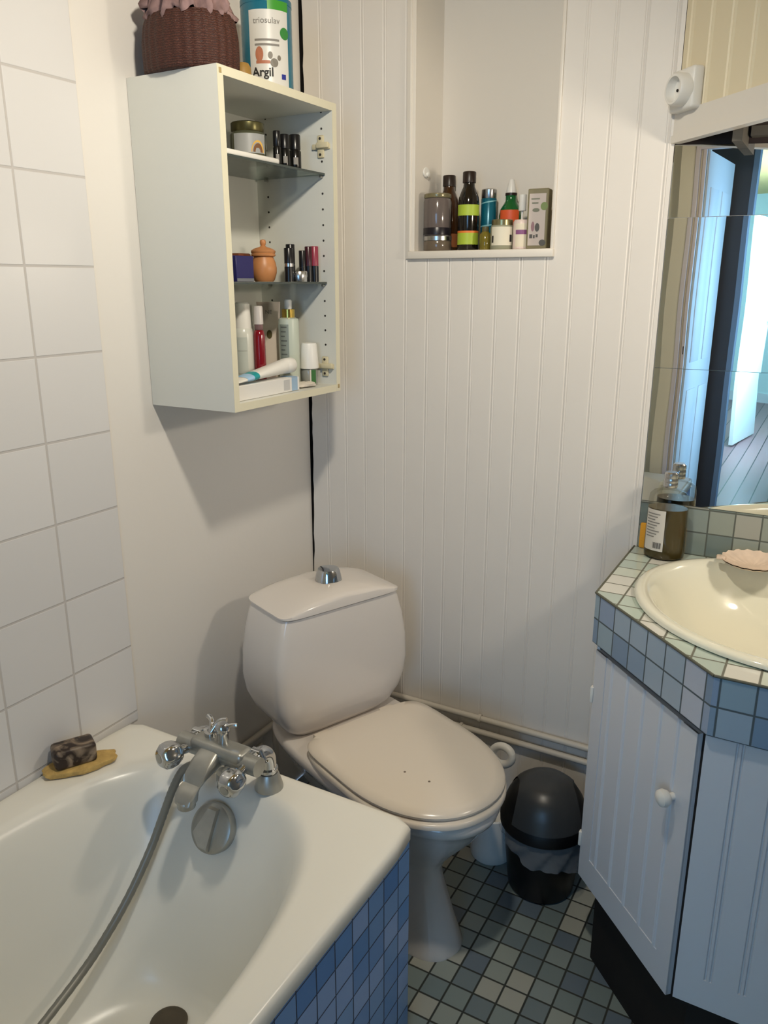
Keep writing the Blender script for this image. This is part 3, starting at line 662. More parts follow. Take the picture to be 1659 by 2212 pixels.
# ------------------------------------------------------------------ washstand
P1 = Vector((0.9318, -0.3409)); P2 = Vector((1.1920, -0.6011)); ZT = 0.893
van = thing('washstand', 'white painted corner washstand with panelled door under the tiled worktop', 'cabinet', (1.25, -0.3, 0))
bm = bmn(); prism(bm, [(0.947, -0.004), (0.947, -0.325), (1.195, -0.573), (1.69, -0.573), (1.69, -0.004)], 0.205, 0.735)
for p, q in (((0.947, -0.325), (1.195, -0.573)), ((1.195, -0.573), (1.69, -0.573))): quad(bm, [(*p, 0.73), (*q, 0.73), (*q, 0.7835), (*p, 0.7835)])
link('carcass', bm, M_kick, van, world=True, smooth=False)
bm = bmn(); box(bm, 0.9405, 0.947, -0.33, -0.004, 0.205, 0.782); link('side_panel', bm, M_vanity, van, world=True, smooth=False)
bm = bmn(); prism(bm, [(0.985, -0.01), (0.985, -0.345), (1.215, -0.572), (1.69, -0.572), (1.69, -0.01)], 0.0, 0.207); link('kickboard', bm, M_kick, van, world=True, smooth=False, label='dark recessed base')
# door on the slanting side: local axes a (along), o (outwards), z
Pd = P1 + Vector((0.0075, 0.0075))
def dv(a, o, z): return (Pd.x + r2 * a - r2 * o, Pd.y - r2 * a - r2 * o, z)
def vbox(bm, a0, a1, o0, o1, z0, z1):
    v = [bm.verts.new(dv(*p)) for p in ((a0, o0, z0), (a1, o0, z0), (a1, o1, z0), (a0, o1, z0), (a0, o0, z1), (a1, o0, z1), (a1, o1, z1), (a0, o1, z1))]
    for ix in ((0, 3, 2, 1), (4, 5, 6, 7), (0, 1, 5, 4), (1, 2, 6, 5), (2, 3, 7, 6), (3, 0, 4, 7)): bm.faces.new([v[i] for i in ix])
bm = bmn(); vbox(bm, 0.0, 0.334, -0.020, -0.0018, 0.205, 0.764)
vbox(bm, 0.0, 0.040, -0.004, 0.0, 0.205, 0.764); vbox(bm, 0.294, 0.334, -0.004, 0.0, 0.205, 0.764); vbox(bm, 0.040, 0.294, -0.004, 0.0, 0.205, 0.272)
for a in (0.0625, 0.119, 0.174, 0.229, 0.281):
    lo = [dv(a - 0.004, -0.002, 0.272), dv(a - 0.0015, 0.0006, 0.272), dv(a + 0.001, -0.0008, 0.272), dv(a + 0.0035, 0.0006, 0.272), dv(a + 0.006, -0.002, 0.272)]
    L0 = [bm.verts.new(p) for p in lo]; L1 = [bm.verts.new((p[0], p[1], 0.764)) for p in lo]
    for i in range(4): bm.faces.new((L0[i], L0[i + 1], L1[i + 1], L1[i]))
dr = link('door', bm, M_vanity, van, world=True, smooth=False)
bm = bmn(); kp = dv(0.291, 0.0, 0.612); Mk = axis_M(kp, (-r2, -r2, 0))
lathe(bm, [(0.007, -0.001), (0.007, 0.008), (0.013, 0.012), (0.0165, 0.019), (0.015, 0.027), (0.009, 0.031), (0, 0.032)], 24, M=Mk); link('knob', bm, M_white, dr, world=True)
for z in (0.30, 0.66):
    bm = bmn(); box(bm, 0.9345, 0.9415, -0.338, -0.326, z - 0.018, z + 0.018, 0.002); link('hinge', bm, M_white, dr, world=True)
# front panel with paired grooves
bm = bmn(); yF = -0.591; z0, zr, z1 = 0.230, 0.292, 0.778
box(bm, 1.190, 1.69, yF + 0.004, yF + 0.018, z0, z1)
box(bm, 1.190, 1.69, yF, yF + 0.004, z0, zr)
pts = [(1.190, yF)]
g = 1.2445
while g < 1.68:
    for q in (-0.0045, 0.0045): pts += [(g + q - 0.0025, yF), (g + q - 0.0008, yF + 0.0032), (g + q + 0.0008, yF + 0.0032), (g + q + 0.0025, yF)]
    g += 0.0565
pts.append((1.69, yF))
A = [bm.verts.new((x, y, zr)) for x, y in pts]; B = [bm.verts.new((x, y, z1)) for x, y in pts]
for i in range(len(pts) - 1): bm.faces.new((A[i], A[i + 1], B[i + 1], B[i]))
quad(bm, [(1.190, yF, zr), (1.190, yF, z1), (1.190, yF + 0.004, z1), (1.190, yF + 0.004, zr)])
link('front_panel', bm, M_vanity, van, world=True, smooth=False)

# tiled worktop with the hole for the basin
BC = Vector((1.2657, -0.276)); EA, EB = 0.290, 0.256
wt = thing('tiled_worktop', 'pale green and blue mosaic tiled corner worktop around the cream basin', 'worktop', (1.3, -0.3, 0.784))
poly = [Vector((0.9318, -0.001)), P1, P2, Vector((1.695, -0.6011)), Vector((1.695, -0.001))]
angs = [2 * PI * i / 72 - PI for i in range(72)] + [math.atan2(p.y - BC.y, p.x - BC.x) for p in poly]
angs.sort()
def hit(a):
    d = Vector((math.cos(a), math.sin(a))); best = None
    for i in range(len(poly)):
        p, q = poly[i], poly[(i + 1) % len(poly)]; e = q - p; den = d.x * e.y - d.y * e.x
        if abs(den) < 1e-9: continue
        w = p - BC; t = (w.x * e.y - w.y * e.x) / den; u = (w.x * d.y - w.y * d.x) / den
        if t > 0 and -1e-6 <= u <= 1 + 1e-6 and (best is None or t < best): best = t
    return BC + d * best
def ell(a, ea, eb):
    ca, sa = math.cos(a), math.sin(a); x = ca * r2 - sa * r2; y = ca * r2 + sa * r2
    r = 1 / math.sqrt((x / ea) ** 2 + (y / eb) ** 2); return BC + Vector((ca, sa)) * r
bm = bmn(); n = len(angs)
outv = [bm.verts.new((*hit(a), ZT)) for a in angs]; inv = [bm.verts.new((*ell(a, EA - 0.02, EB - 0.02), ZT)) for a in angs]
for i in range(n): bm.faces.new((outv[i], outv[(i + 1) % n], inv[(i + 1) % n], inv[i]))
link('top_tiles', bm, M_ct_top, wt, world=True, smooth=False)
bm = bmn(); TH = 0.1088
for (p, q), mi in (((poly[0], poly[1]), 2), ((poly[1], poly[2]), 0), ((poly[2], poly[3]), 1)):
    quad(bm, [(p.x, p.y, ZT - TH), (q.x, q.y, ZT - TH), (q.x, q.y, ZT), (p.x, p.y, ZT)], mi)
for p, q in ((poly[0], poly[1]), (poly[1], poly[2]), (poly[2], poly[3])):
    pi, qi = p + (BC - p) * 0.12, q + (BC - q) * 0.12; quad(bm, [(p.x, p.y, ZT - TH), (pi.x, pi.y, ZT - TH), (qi.x, qi.y, ZT - TH), (q.x, q.y, ZT - TH)], 3)
link('edge_tiles', bm, [M_ct_diag, M_ct_front, M_ct_side, M_kick], wt, world=True, smooth=False, recalc=False, label='two rows of blue tiles round the edge')
bm = bmn()
for p, q in ((poly[0], poly[1]), (poly[1], poly[2]), (poly[2], poly[3])):
    tube(bm, [(p.x, p.y, ZT - 0.0008), (q.x, q.y, ZT - 0.0008)], 0.0026, 8)
link('edge_grout', bm, mat('edge_grout', rgb(92, 92, 80), 0.8), wt, world=True)

# basin
ba = thing('washbasin', 'oval cream washbasin set into the tiled worktop', 'washbasin', (BC.x, BC.y, ZT))
def er(ea, eb, z, dx=0.0):
    o = []
    for i in range(72):
        a = 2 * PI * i / 72; u = ea * math.cos(a) + dx; v = eb * math.sin(a); o.append((BC.x + r2 * u + r2 * v, BC.y - r2 * u + r2 * v, z))
    return o
bm = bmn()
loft(bm, [er(EA - 0.006, EB - 0.006, ZT + 0.0005), er(EA, EB, ZT + 0.003), er(EA, EB, ZT + 0.008), er(EA - 0.006, EB - 0.006, ZT + 0.0125), er(EA - 0.016, EB - 0.016, ZT + 0.014), er(EA - 0.024, EB - 0.024, ZT + 0.012),
          er(EA - 0.034, EB - 0.034, ZT + 0.003), er(EA - 0.048, EB - 0.046, ZT - 0.02), er(EA - 0.075, EB - 0.070, ZT - 0.065), er(EA - 0.115, EB - 0.105, ZT - 0.105), er(0.11, 0.095, ZT - 0.130), er(0.05, 0.045, ZT - 0.142), er(0.022, 0.022, ZT - 0.146)], False, True)
link('bowl', bm, M_basin, ba, world=True, ang=60)
bm = bmn(); lathe(bm, [(0.0, ZT - 0.1455), (0.024, ZT - 0.1455), (0.026, ZT - 0.142), (0.014, ZT - 0.143), (0, ZT - 0.1445)], 24, c=(BC.x, BC.y)); link('plug_hole', bm, M_chrome, ba, world=True)

# tiled splash strip and the mirror tiles above it
bm = bmn(); box(bm, 0.9385, 1.695, -0.002, 0.0055, ZT, 1.0065); o = link('tiled_splashback', bm, M_splash, smooth=False); tag(o, 'two rows of grey green mosaic tiles between worktop and mirror', 'tiled splashback')
M_mirror = mat('mirror_glass', rgb(236, 238, 236), 0.0, metal=1.0); 
nt = M_mirror.node_tree; b = nt.nodes['Principled BSDF']; tc = N(nt, 'ShaderNodeTexCoord'); no = N(nt, 'ShaderNodeTexNoise'); no.inputs['Scale'].default_value = 4.5; no.inputs['Detail'].default_value = 0
bp = N(nt, 'ShaderNodeBump'); bp.inputs['Strength'].default_value = 0.12; bp.inputs['Distance'].default_value = 0.003
nt.links.new(tc.outputs['Object'], no.inputs['Vector']); nt.links.new(no.outputs['Fac'], bp.inputs['Height']); nt.links.new(bp.outputs['Normal'], b.inputs['Normal'])
M_medge = mat('mirror_edge', rgb(120, 140, 138), 0.3)
rowsz = [(1.0075, 1.3145, 0.0, 'lowest'), (1.3155, 1.6295, 0.0, 'middle'), (1.6305, None, -0.0026, 'top')]
for z0, z1, yaw, nm in rowsz:
    for x0, x1 in ((0.9385, 1.600),):
        bm = bmn(); cx, cz = (x0 + x1) / 2, z0
        zl, zr_ = (z1, z1) if z1 else (1.7735, 1.735)
        P = [(x0 - cx, 0), (x1 - cx, 0), (x1 - cx, zr_ - z0), (x0 - cx, zl - z0)]
        F = [bm.verts.new((x, -0.0015, z)) for x, z in P]; B_ = [bm.verts.new((x, 0.0015, z)) for x, z in P]
        bm.faces.new(F); f = bm.faces.new(B_[::-1]); f.material_index = 1
        for i in range(4): f = bm.faces.new((F[i], B_[i], B_[(i + 1) % 4], F[(i + 1) % 4])); f.material_index = 1
        o = link('mirror_tile', bm, [M_mirror, M_medge], smooth=False, loc=(cx, 0.0036, z0), rot=(0, 0, yaw), recalc=True)
        tag(o, f'{nm} of the three mirror tiles stacked over the worktop', 'mirror', 'mirror tiles over the washbasin')

# socket on the boxed-in corner
so = thing('wall_socket', 'round white wall socket on the slanting panel above the mirror', 'socket', dp(0.044, 0.0, 1.865), math.atan2(-r2, -r2))
bm = bmn(); box(bm, 0.0, 0.026, -0.040, 0.036, -0.036, 0.040, 0.006, 3); link('mounting_box', bm, M_white, so)
bm = bmn(); Ms = axis_M((0.024, 0.006, 0.0), (1, 0, 0))
lathe(bm, [(0.030, 0.0), (0.030, 0.022), (0.027, 0.026), (0.023, 0.026), (0.021, 0.008), (0.0, 0.008)], 32, M=Ms); sk = link('socket_cup', bm, M_white, so)
bm = bmn()
for y in (-0.002, 0.014): lathe(bm, [(0.0028, 0.033), (0.0028, 0.0345), (0, 0.0345)], 10, M=axis_M((0.0, y, 0.0), (1, 0, 0)))
link('socket_hole', bm, M_gap, sk)

# ------------------------------------------------------------------ things by the basin
bt = thing('soap_bottle', 'clear bottle of dark olive liquid soap with silver cap, in front of the mirror', 'bottle', (1.007, -0.047, ZT))
bm = bmn()
SX, SY = 1.0, 0.80
lathe(bm, [(0.040, 0.0), (0.0445, 0.004), (0.0455, 0.02), (0.0445, 0.10), (0.0435, 0.135), (0.0415, 0.148), (0.034, 0.156), (0.016, 0.162), (0.013, 0.166), (0.013, 0.176)], 40, sx=SX, sy=SY); sh = link('bottle_shell', bm, M_clear, bt)
bm = bmn(); lathe(bm, [(0.0, 0.0015), (0.039, 0.002), (0.0435, 0.006), (0.0442, 0.02), (0.0432, 0.10), (0.0428, 0.118), (0.0, 0.118)], 40, sx=SX, sy=SY); link('liquid_soap', bm, mat('olive_liquid', rgb(72, 60, 30), 0.12, coat=0.3), bt)
bm = bmn(); lathe(bm, [(0.0145, 0.165), (0.0155, 0.167), (0.0155, 0.174), (0.0148, 0.176), (0.0155, 0.178), (0.0155, 0.184), (0.0148, 0.186), (0.0155, 0.188), (0.0150, 0.197), (0.012, 0.200), (0, 0.200)], 32); link('screw_cap', bm, M_silver, bt)
M_label = mat('white_label', rgb(206, 200, 190), 0.5)
M_print = mat('grey_print', rgb(130, 126, 120), 0.6); M_ink = mat('black_ink', rgb(40, 38, 36), 0.6)
fa = face(1.007, -0.047)
bm = bmn(); arc_patch(bm, 0.0455, fa - 1.20, fa - 0.10, 0.022, 0.117, 14, sx=SX, sy=SY); lb = link('label', bm, M_label, sh, recalc=False)
bm = bmn()
for i in range(9): arc_patch(bm, 0.0460, fa - 1.10, fa - 0.35 - 0.12 * (i % 3), 0.106 - i * 0.0066, 0.1085 - i * 0.0066, 8, 0, sx=SX, sy=SY)
for i in range(9): arc_patch(bm, 0.0460, fa - 0.62 + i * 0.048, fa - 0.62 + i * 0.048 + (0.030 if i % 3 else 0.018), 0.028, 0.042, 2, 1, sx=SX, sy=SY)
link('label_print', bm, [M_print, M_ink], lb, recalc=False, label='grey lines of print and a barcode')

bm = bmn(); box(bm, 0.943, 1.045, -0.009, 0.0, 0.0, 0.062, 0.004, 2)
o = link('cleaning_sponge', bm, mat('yellow_sponge', rgb(226, 160, 50), 0.9, bump=0.6, bscale=300), loc=(0, -0.0035, ZT + 0.0005)); tag(o, 'flat yellow cleaning sponge standing behind the soap bottle', 'sponge')

# scallop shell on the basin edge
bm = bmn(); rings = []
for j in range(9):
    q = 0.08 + 0.92 * j / 8; rr = []
    for i in range(64):
        a = 2 * PI * i / 64; rip = 1 + 0.022 * q * math.cos(18 * a); r = 0.060 * q * rip
        rr.append((r * math.cos(a) * 1.08, r * math.sin(a) * 0.85, 0.004 + 0.016 * q ** 2.2 + 0.0012 * q * math.cos(18 * a)))
    rings.append(rr)
loft(bm, rings, True, False); 
rings2 = [[(x * 0.97, y * 0.97, z - 0.0035) for x, y, z in rr] for rr in rings]; loft(bm, rings2, True, False)
for i in range(0): pass
box(bm, -0.074, -0.054, -0.010, 0.010, 0.013, 0.020, 0.004)
o = link('seashell', bm, mat('pink_shell', rgb(228, 206, 184), 0.4, var=0.2, vscale=50), loc=(1.196, -0.073, ZT + 0.0145), rot=(0.1, 0.0, 0.1)); tag(o, 'pinkish scallop shell dish on the back edge of the washbasin', 'seashell')

# ------------------------------------------------------------------ open wall cabinet
CD, CY0, CY1, CZ0, CZ1, CT = 0.2284, -0.5974, -0.1938, 1.2407, 1.8861, 0.0165
cab = thing('wall_cabinet', 'open white laminate wall cabinet hanging on the plain wall', 'cabinet', (0.0, -0.395, CZ0))
def cpanel(name, x0, x1, y0, y1, z0, z1, edge=True, **kw):
    bm = bmn(); box(bm, x0, x1 - (0.0008 if edge else 0), y0, y1, z0, z1, mi=0)
    if edge: box(bm, x1 - 0.0008, x1, y0, y1, z0, z1, mi=1)
    return link(name, bm, [M_lam, M_lamedge], cab, world=True, smooth=False, **kw)
cpanel('side_panel', -0.003, CD, CY0, CY0 + CT, CZ0, CZ1); rs = cpanel('side_panel', -0.003, CD, CY1 - CT, CY1, CZ0, CZ1)
tp = cpanel('top_panel', -0.003, CD - 0.0002, CY0 + CT, CY1 - CT, CZ1 - CT, CZ1); cpanel('bottom_panel', -0.003, CD - 0.0002, CY0 + CT, CY1 - CT, CZ0, CZ0 + CT)
bp_ = cpanel('back_panel', 0.004, 0.008, CY0 + CT, CY1 - CT, CZ0 + CT, CZ1 - CT, edge=False)
SH = (1.7405, 1.4995)
for z in SH:
    bm = bmn(); box(bm, 0.010, 0.205, CY0 + CT + 0.001, CY1 - CT - 0.001, z - 0.0045, z, mi=0); box(bm, 0.2045, 0.2058, CY0 + CT + 0.001, CY1 - CT - 0.001, z - 0.0045, z, mi=1)
    link('glass_shelf', bm, [M_shelfglass, mat('glass_edge', rgb(66, 74, 72), 0.2)], cab, world=True, smooth=False, label='smoky glass shelf with dark green edge')
    for x in (0.040, 0.198):
        bm = bmn(); lathe(bm, [(0.003, 0), (0.003, 0.010), (0, 0.011)], 10, M=axis_M((x, CY1 - CT, z - 0.0076), (0, -1, 0))); link('shelf_pin', bm, M_dull, cab, world=True)
# drilled rows of shelf-pin holes
M_hole = mat('peg_hole_dark', rgb(48, 44, 40), 0.9)
for x in (0.040, 0.198):
    for k in range(18):
        z = 1.283 + 0.0345 * k
        if any(abs(z - q) < 0.014 for q in SH): continue
        bm = bmn(); lathe(bm, [(0.0026, 0), (0.0026, 0.0004), (0, 0.0005)], 8, M=axis_M((x, CY1 - CT, z), (0, -1, 0))); link('pin_hole', bm, M_hole, rs, world=True, smooth=False)
M_hinge = mat('beige_hinge', rgb(206, 196, 164), 0.45)
for z in (1.797, 1.300):
    bm = bmn(); y = CY1 - CT
    box(bm, 0.174, 0.222, y - 0.006, y, z - 0.006, z + 0.006, 0.002); box(bm, 0.188, 0.206, y - 0.005, y, z - 0.024, z + 0.024, 0.003); box(bm, 0.190, 0.222, y - 0.013, y - 0.005, z - 0.004, z + 0.008, 0.002)
    hg = link('hinge_plate', bm, M_hinge, cab, world=True)
    for dz in (-0.017, 0.017):
        bm = bmn(); lathe(bm, [(0.003, 0), (0.003, 0.0012), (0, 0.0015)], 8, M=axis_M((0.197, y - 0.005, z + dz), (0, -1, 0))); link('screw', bm, M_hole, hg, world=True)
for y, z in ((CY0 + 0.0085, CZ1 - 0.010), (CY1 - 0.008, CZ0 + 0.012)):
    bm = bmn(); box(bm, CD - 0.001, CD + 0.0006, y - 0.004, y + 0.004, z - 0.005, z + 0.005, 0.001); link('dowel_plug', bm, mat('dowel_brown', rgb(168, 148, 104), 0.6), cab, world=True)
bm = bmn(); box(bm, 0.196, 0.222, CY0 + CT, CY0 + CT + 0.004, 1.74, 1.835, 0.001); link('door_buffer', bm, M_white, cab, world=True)

# ---------------- generic small containers
def lathe_part(name, prof, m, root, parent=None, n=28, sx=1, sy=1, **kw):
    bm = bmn(); lathe(bm, prof, n, sx=sx, sy=sy); return link(name, bm, m, parent or root, **kw)
def patch_part(name, r, a0, a1, z0, z1, m, parent, sx=1, sy=1, t=0.0004, n=12, **kw):
    bm = bmn(); arc_patch(bm, r, a0, a1, z0, z1, n, sx=sx, sy=sy, t=t); return link(name, bm, m, parent, recalc=False, **kw)

# ---------------- on top of the cabinet
ZTOP = CZ1 + 0.0005
bk = thing('basket', 'dark brown woven basket filled with dusty pink fabric, on top of the cabinet', 'basket', (0.114, -0.537, ZTOP))
def weave():
    m = mat('brown_wicker', rgb(76, 42, 32), 0.65); nt = m.node_tree; b = nt.nodes['Principled BSDF']; L = nt.links.new
    tc = N(nt, 'ShaderNodeTexCoord'); wv = N(nt, 'ShaderNodeTexWave', wave_type='BANDS', bands_direction='Z'); wv.inputs['Scale'].default_value = 75; wv.inputs['Distortion'].default_value = 6; wv.inputs['Detail'].default_value = 2; wv.inputs['Detail Scale'].default_value = 3
    rp = N(nt, 'ShaderNodeValToRGB'); e = rp.color_ramp.elements; e[0].color = rgb(50, 25, 19); e[1].color = rgb(78, 42, 31)
    L(tc.outputs['Object'], wv.inputs['Vector']); L(wv.outputs['Fac'], rp.inputs[0]); L(rp.outputs[0], b.inputs['Base Color'])
    bp = N(nt, 'ShaderNodeBump'); bp.inputs['Strength'].default_value = 0.5; bp.inputs['Distance'].default_value = 0.002; L(wv.outputs['Fac'], bp.inputs['Height']); L(bp.outputs[0], b.inputs['Normal']); return m
bm = bmn(); rings = []
prof = [(0.096, 0.0), (0.1, 0.006), (0.101, 0.03), (0.101, 0.06), (0.097, 0.085), (0.092, 0.096), (0.090, 0.099), (0.088, 0.094), (0.090, 0.05)]
for r, z in prof:
    rings.append([(1.0 * r * math.cos(a) * (1 + 0.012 * math.cos(30 * a)), 0.78 * r * math.sin(a) * (1 + 0.012 * math.cos(30 * a)), z) for a in [2 * PI * i / 180 for i in range(180)]])
loft(bm, rings, True, False); link('woven_body', bm, weave(), bk, ang=80)
M_fab = mat('dusty_pink_fabric', rgb(150, 122, 120), 0.9, var=0.45, vscale=45, bump=0.4, bscale=120)
bm = bmn(); rnd = random.Random(11)
n_, rows = 96, []
for j in range(14):
    q = j / 13; row = []
    for i in range(n_):
        a = 2 * PI * i / n_
        fold = 0.010 * math.sin(17 * a + 3 * math.sin(3 * a)) + 0.006 * math.sin(29 * a + 1.3)
        r = 0.083 * math.cos(q * PI / 2) ** 0.5 * (1 + 0.0) + fold * (0.9 if q < 0.9 else 0.2)
        if j < 3: r += 0.004 * (2 - abs(j - 1))
        z = 0.094 + 0.062 * math.sin(q * PI / 2) + 0.005 * math.sin(5 * a + 1.0) * (1 - q) + 0.008 * math.sin(13 * a + 6 * q) + (0.010 if 2.3 < a < 4.0 else 0) * (1 - q)
        row.append((1.0 * r * math.cos(a), 0.78 * r * math.sin(a), z))
    rows.append(row)
loft(bm, rows, False, True); link('gathered_fabric', bm, M_fab, bk, ang=180, label='gathered dusty pink fabric lining')

tn = thing('tin', 'tall round teal tin with a white label, on top of the cabinet', 'tin', (0.124, -0.304, ZTOP))
M_teal = mat('teal_paper', rgb(28, 108, 132), 0.25)
R_ = 0.0545
lathe_part('can', [(0.0, 0.0), (R_ - 0.001, 0.0), (R_, 0.002), (R_, 0.178), (R_ - 0.001, 0.180)], M_teal, tn, n=48)
lathe_part('lid', [(R_ + 0.0005, 0.175), (R_ + 0.0005, 0.186), (R_ - 0.003, 0.188), (R_ - 0.004, 0.185), (0, 0.185)], M_teal, tn, n=48)
ft = face(0.124, -0.304)
lb = patch_part('label', R_, ft - 0.72, ft + 0.92, 0.008, 0.160, mat('white_tin_label', rgb(214, 212, 206), 0.35), tn, n=20)
patch_part('green_band', R_, ft + 0.05, ft + 0.95, 0.160, 0.178, mat('green_print', rgb(66, 150, 52), 0.35), tn, t=0.0006)
bm = bmn()
def on_tin(a0, z, R=R_): return lambda x, y: ((R + 0.0012) * math.cos(ft + a0 + x / R), (R + 0.0012) * math.sin(ft + a0 + x / R), z + y)
text_bm(bm, 'triosulav', 0.0165, on_tin(0.0, 0.134), 0); text_bm(bm, 'Argil', 0.024, on_tin(-0.20, 0.034), 1, bold=0.0006)
for i in range(2): arc_patch(bm, R_, ft - 0.48, ft + 0.48, 0.101 - 0.009 * i, 0.105 - 0.009 * i, 10, 0, t=0.0009)
def disc(cu, cz, r, mi, sy=1.0):
    vs = [bm.verts.new(on_tin(0, 0)(cu + r * math.cos(a), cz + r * sy * math.sin(a))) for a in [2 * PI * i / 20 for i in range(20)]]; f = bm.faces.new(vs); f.material_index = mi
disc(0.040, 0.118, 0.0115, 2); disc(-0.017, 0.076, 0.0085, 3, 1.7); disc(0.006, 0.074, 0.005, 4, 1.4); disc(0.014, 0.060, 0.0085, 4, 1.0); disc(0.025, 0.070, 0.004, 4, 1.3)
arc_patch(bm, R_, ft - 0.45, ft + 0.1, 0.058, 0.064, 8, 3, t=0.0008); arc_patch(bm, R_, ft + 0.55, ft + 0.75, 0.030, 0.040, 4, 5, t=0.0009)
link('label_print', bm, [M_print, M_ink, mat('green_seal', rgb(58, 132, 62), 0.4), mat('rust_print', rgb(176, 112, 84), 0.5), mat('taupe_print', rgb(122, 116, 106), 0.5), mat('blue_print', rgb(40, 50, 140), 0.5)], lb, recalc=False, smooth=False, label='printed lettering and pictures')
bm = bmn(); lathe(bm, [(0.0, 0), (0.017, 0), (0.0185, 0.004), (0.0165, 0.030), (0.012, 0.038), (0.0, 0.040)], 24)
o = link('pebble_candle', bm, mat('ochre_wax', rgb(150, 116, 56), 0.5), loc=(0.163, -0.440, ZTOP)); tag(o, 'small ochre pot between the basket and the teal tin', 'pot')

# ---------------- upper glass shelf
Z1 = SH[0] + 0.0005; Z2 = SH[1] + 0.0005; Z3 = CZ0 + CT + 0.0005
tr_ = bmn(); box(tr_, 0.105, 0.196, -0.545, -0.370, 0.0, 0.012, 0.004, 3); o = link('soap_tray', tr_, M_white, loc=(0, 0, Z1)); tag(o, 'flat white tray on the upper glass shelf under the honey jar', 'tray')
hj = thing('honey_jar', 'wide glass jar with dark lid on the upper glass shelf', 'jar', (0.131, -0.393, Z1 + 0.0125))
lathe_part('jar', [(0.0, 0.0), (0.036, 0.0), (0.0385, 0.004), (0.0385, 0.046), (0.034, 0.052), (0.032, 0.054)], mat('dark_olive_jar', rgb(72, 74, 56), 0.1, coat=0.4), hj, n=36)
lathe_part('lid', [(0.0345, 0.052), (0.0355, 0.054), (0.0355, 0.069), (0.033, 0.071), (0, 0.071)], mat('bronze_lid', rgb(92, 88, 58), 0.3, metal=0.8), hj, n=36)
fh = face(0.131, -0.393)
lb = patch_part('label', 0.0385, fh - 0.85, fh + 1.1, 0.008, 0.046, mat('grey_label', rgb(150, 152, 152), 0.4), hj)
bm = bmn(); Rj = 0.0395
def onj(x, y): return (Rj * math.cos(fh + 0.55 + x / Rj), Rj * math.sin(fh + 0.55 + x / Rj), y)
for r, mi in ((0.0155, 0), (0.0115, 1)):
    k_ = 1.0 + mi * 0.012
    vs = [bm.verts.new((onj(r * math.cos(a), 0.010 + 1.5 * r * math.sin(a))[0] * k_, onj(r * math.cos(a), 0)[1] * k_, 0.010 + 1.5 * r * math.sin(a))) for a in [PI * i / 16 for i in range(17)]]
    f = bm.faces.new(vs); f.material_index = mi
link('label_picture', bm, [mat('yellow_arch', rgb(214, 168, 70), 0.5), mat('brown_hive', rgb(112, 74, 40), 0.5)], lb, recalc=False, smooth=False, label='brown picture in a yellow arch')
wj = thing('cosmetic_jar', 'white jar on the upper glass shelf half hidden by the cabinet side', 'jar', (0.085, -0.500, Z1 + 0.0001))
lathe_part('jar', [(0.0, 0.0), (0.027, 0.0), (0.029, 0.004), (0.029, 0.05), (0.024, 0.056)], M_white, wj); lathe_part('lid', [(0.026, 0.056), (0.028, 0.058), (0.028, 0.078), (0, 0.080)], M_white, wj)
M_blk2 = mat('dark_vial_glass', rgb(18, 18, 17), 0.2)
def vial(x, y, r, h, label):
    t = thing('vial', label, 'bottle', (x, y, Z1), 0, 'dark vials on the upper glass shelf')
    lathe_part('vial_glass', [(0.0, 0.0), (r - 0.001, 0.0), (r, 0.002), (r, h * 0.52), (r * 0.7, h * 0.6)], M_blk2, t, n=20)
    lathe_part('screw_cap', [(r * 0.82, h * 0.56), (r * 0.92, h * 0.58), (r * 0.92, h - 0.002), (r * 0.8, h), (0, h)], M_black, t, n=20)
    f = face(x, y); patch_part('label', r, f - 0.3, f + 0.5, h * 0.14, h * 0.34, M_print, t, n=6)
vial(0.172, -0.346, 0.0088, 0.072, 'slim black vial next to the wide honey jar')
vial(0.172, -0.318, 0.0118, 0.069, 'black vial standing between two other black vials')
vial(0.175, -0.283, 0.0132, 0.073, 'black vial with a pale label, farthest from the honey jar')

# ---------------- middle glass shelf
bm = bmn(); box(bm, 0.0, 0.045, 0.0, 0.058, 0.0, 0.053, 0.001, 1); 
for f in bm.faces: f.material_index = 0
bx_ = thing('cream_box', 'dark blue cardboard box on the middle glass shelf', 'box', (0.125, -0.500, Z2))
link('carton', bm, mat('navy_card', rgb(38, 36, 96), 0.45), bx_); bm = bmn(); box(bm, 0.0452, 0.0456, 0.001, 0.057, 0.001, 0.007); link('base_strip', bm, mat('grey_strip', rgb(120, 124, 132), 0.5), bx_)
bm = bmn(); box(bm, -0.016, 0.016, -0.022, 0.022, 0.0, 0.061, 0.004, 2); o = link('wallet', bm, mat('brown_leather', rgb(110, 60, 34), 0.5), loc=(0.100, -0.402, Z2)); tag(o, 'brown case standing behind the blue box and the wooden pot', 'case')
wp = thing('wooden_pot', 'turned wooden pot with a knobbed lid on the middle glass shelf', 'pot', (0.151, -0.382, Z2))
M_wood = mat('orange_wood', rgb(196, 134, 84), 0.4, var=0.25, vscale=25)
lathe_part('pot', [(0.0, 0.0), (0.020, 0.0), (0.0235, 0.004), (0.0285, 0.020), (0.0288, 0.030), (0.0262, 0.042), (0.0225, 0.051), (0.0215, 0.054)], M_wood, wp, n=36)
lathe_part('lid', [(0.0225, 0.0535), (0.0265, 0.055), (0.0270, 0.058), (0.0255, 0.060), (0.0268, 0.062), (0.0272, 0.066), (0.022, 0.070), (0.0075, 0.0745), (0.0050, 0.077), (0.0065, 0.081), (0.0070, 0.085), (0.0055, 0.089), (0, 0.0905)], M_wood, wp, n=36)
M_mar = mat('maroon_plastic', rgb(62, 26, 34), 0.25); M_rose = mat('rose_case', rgb(142, 52, 70), 0.3)
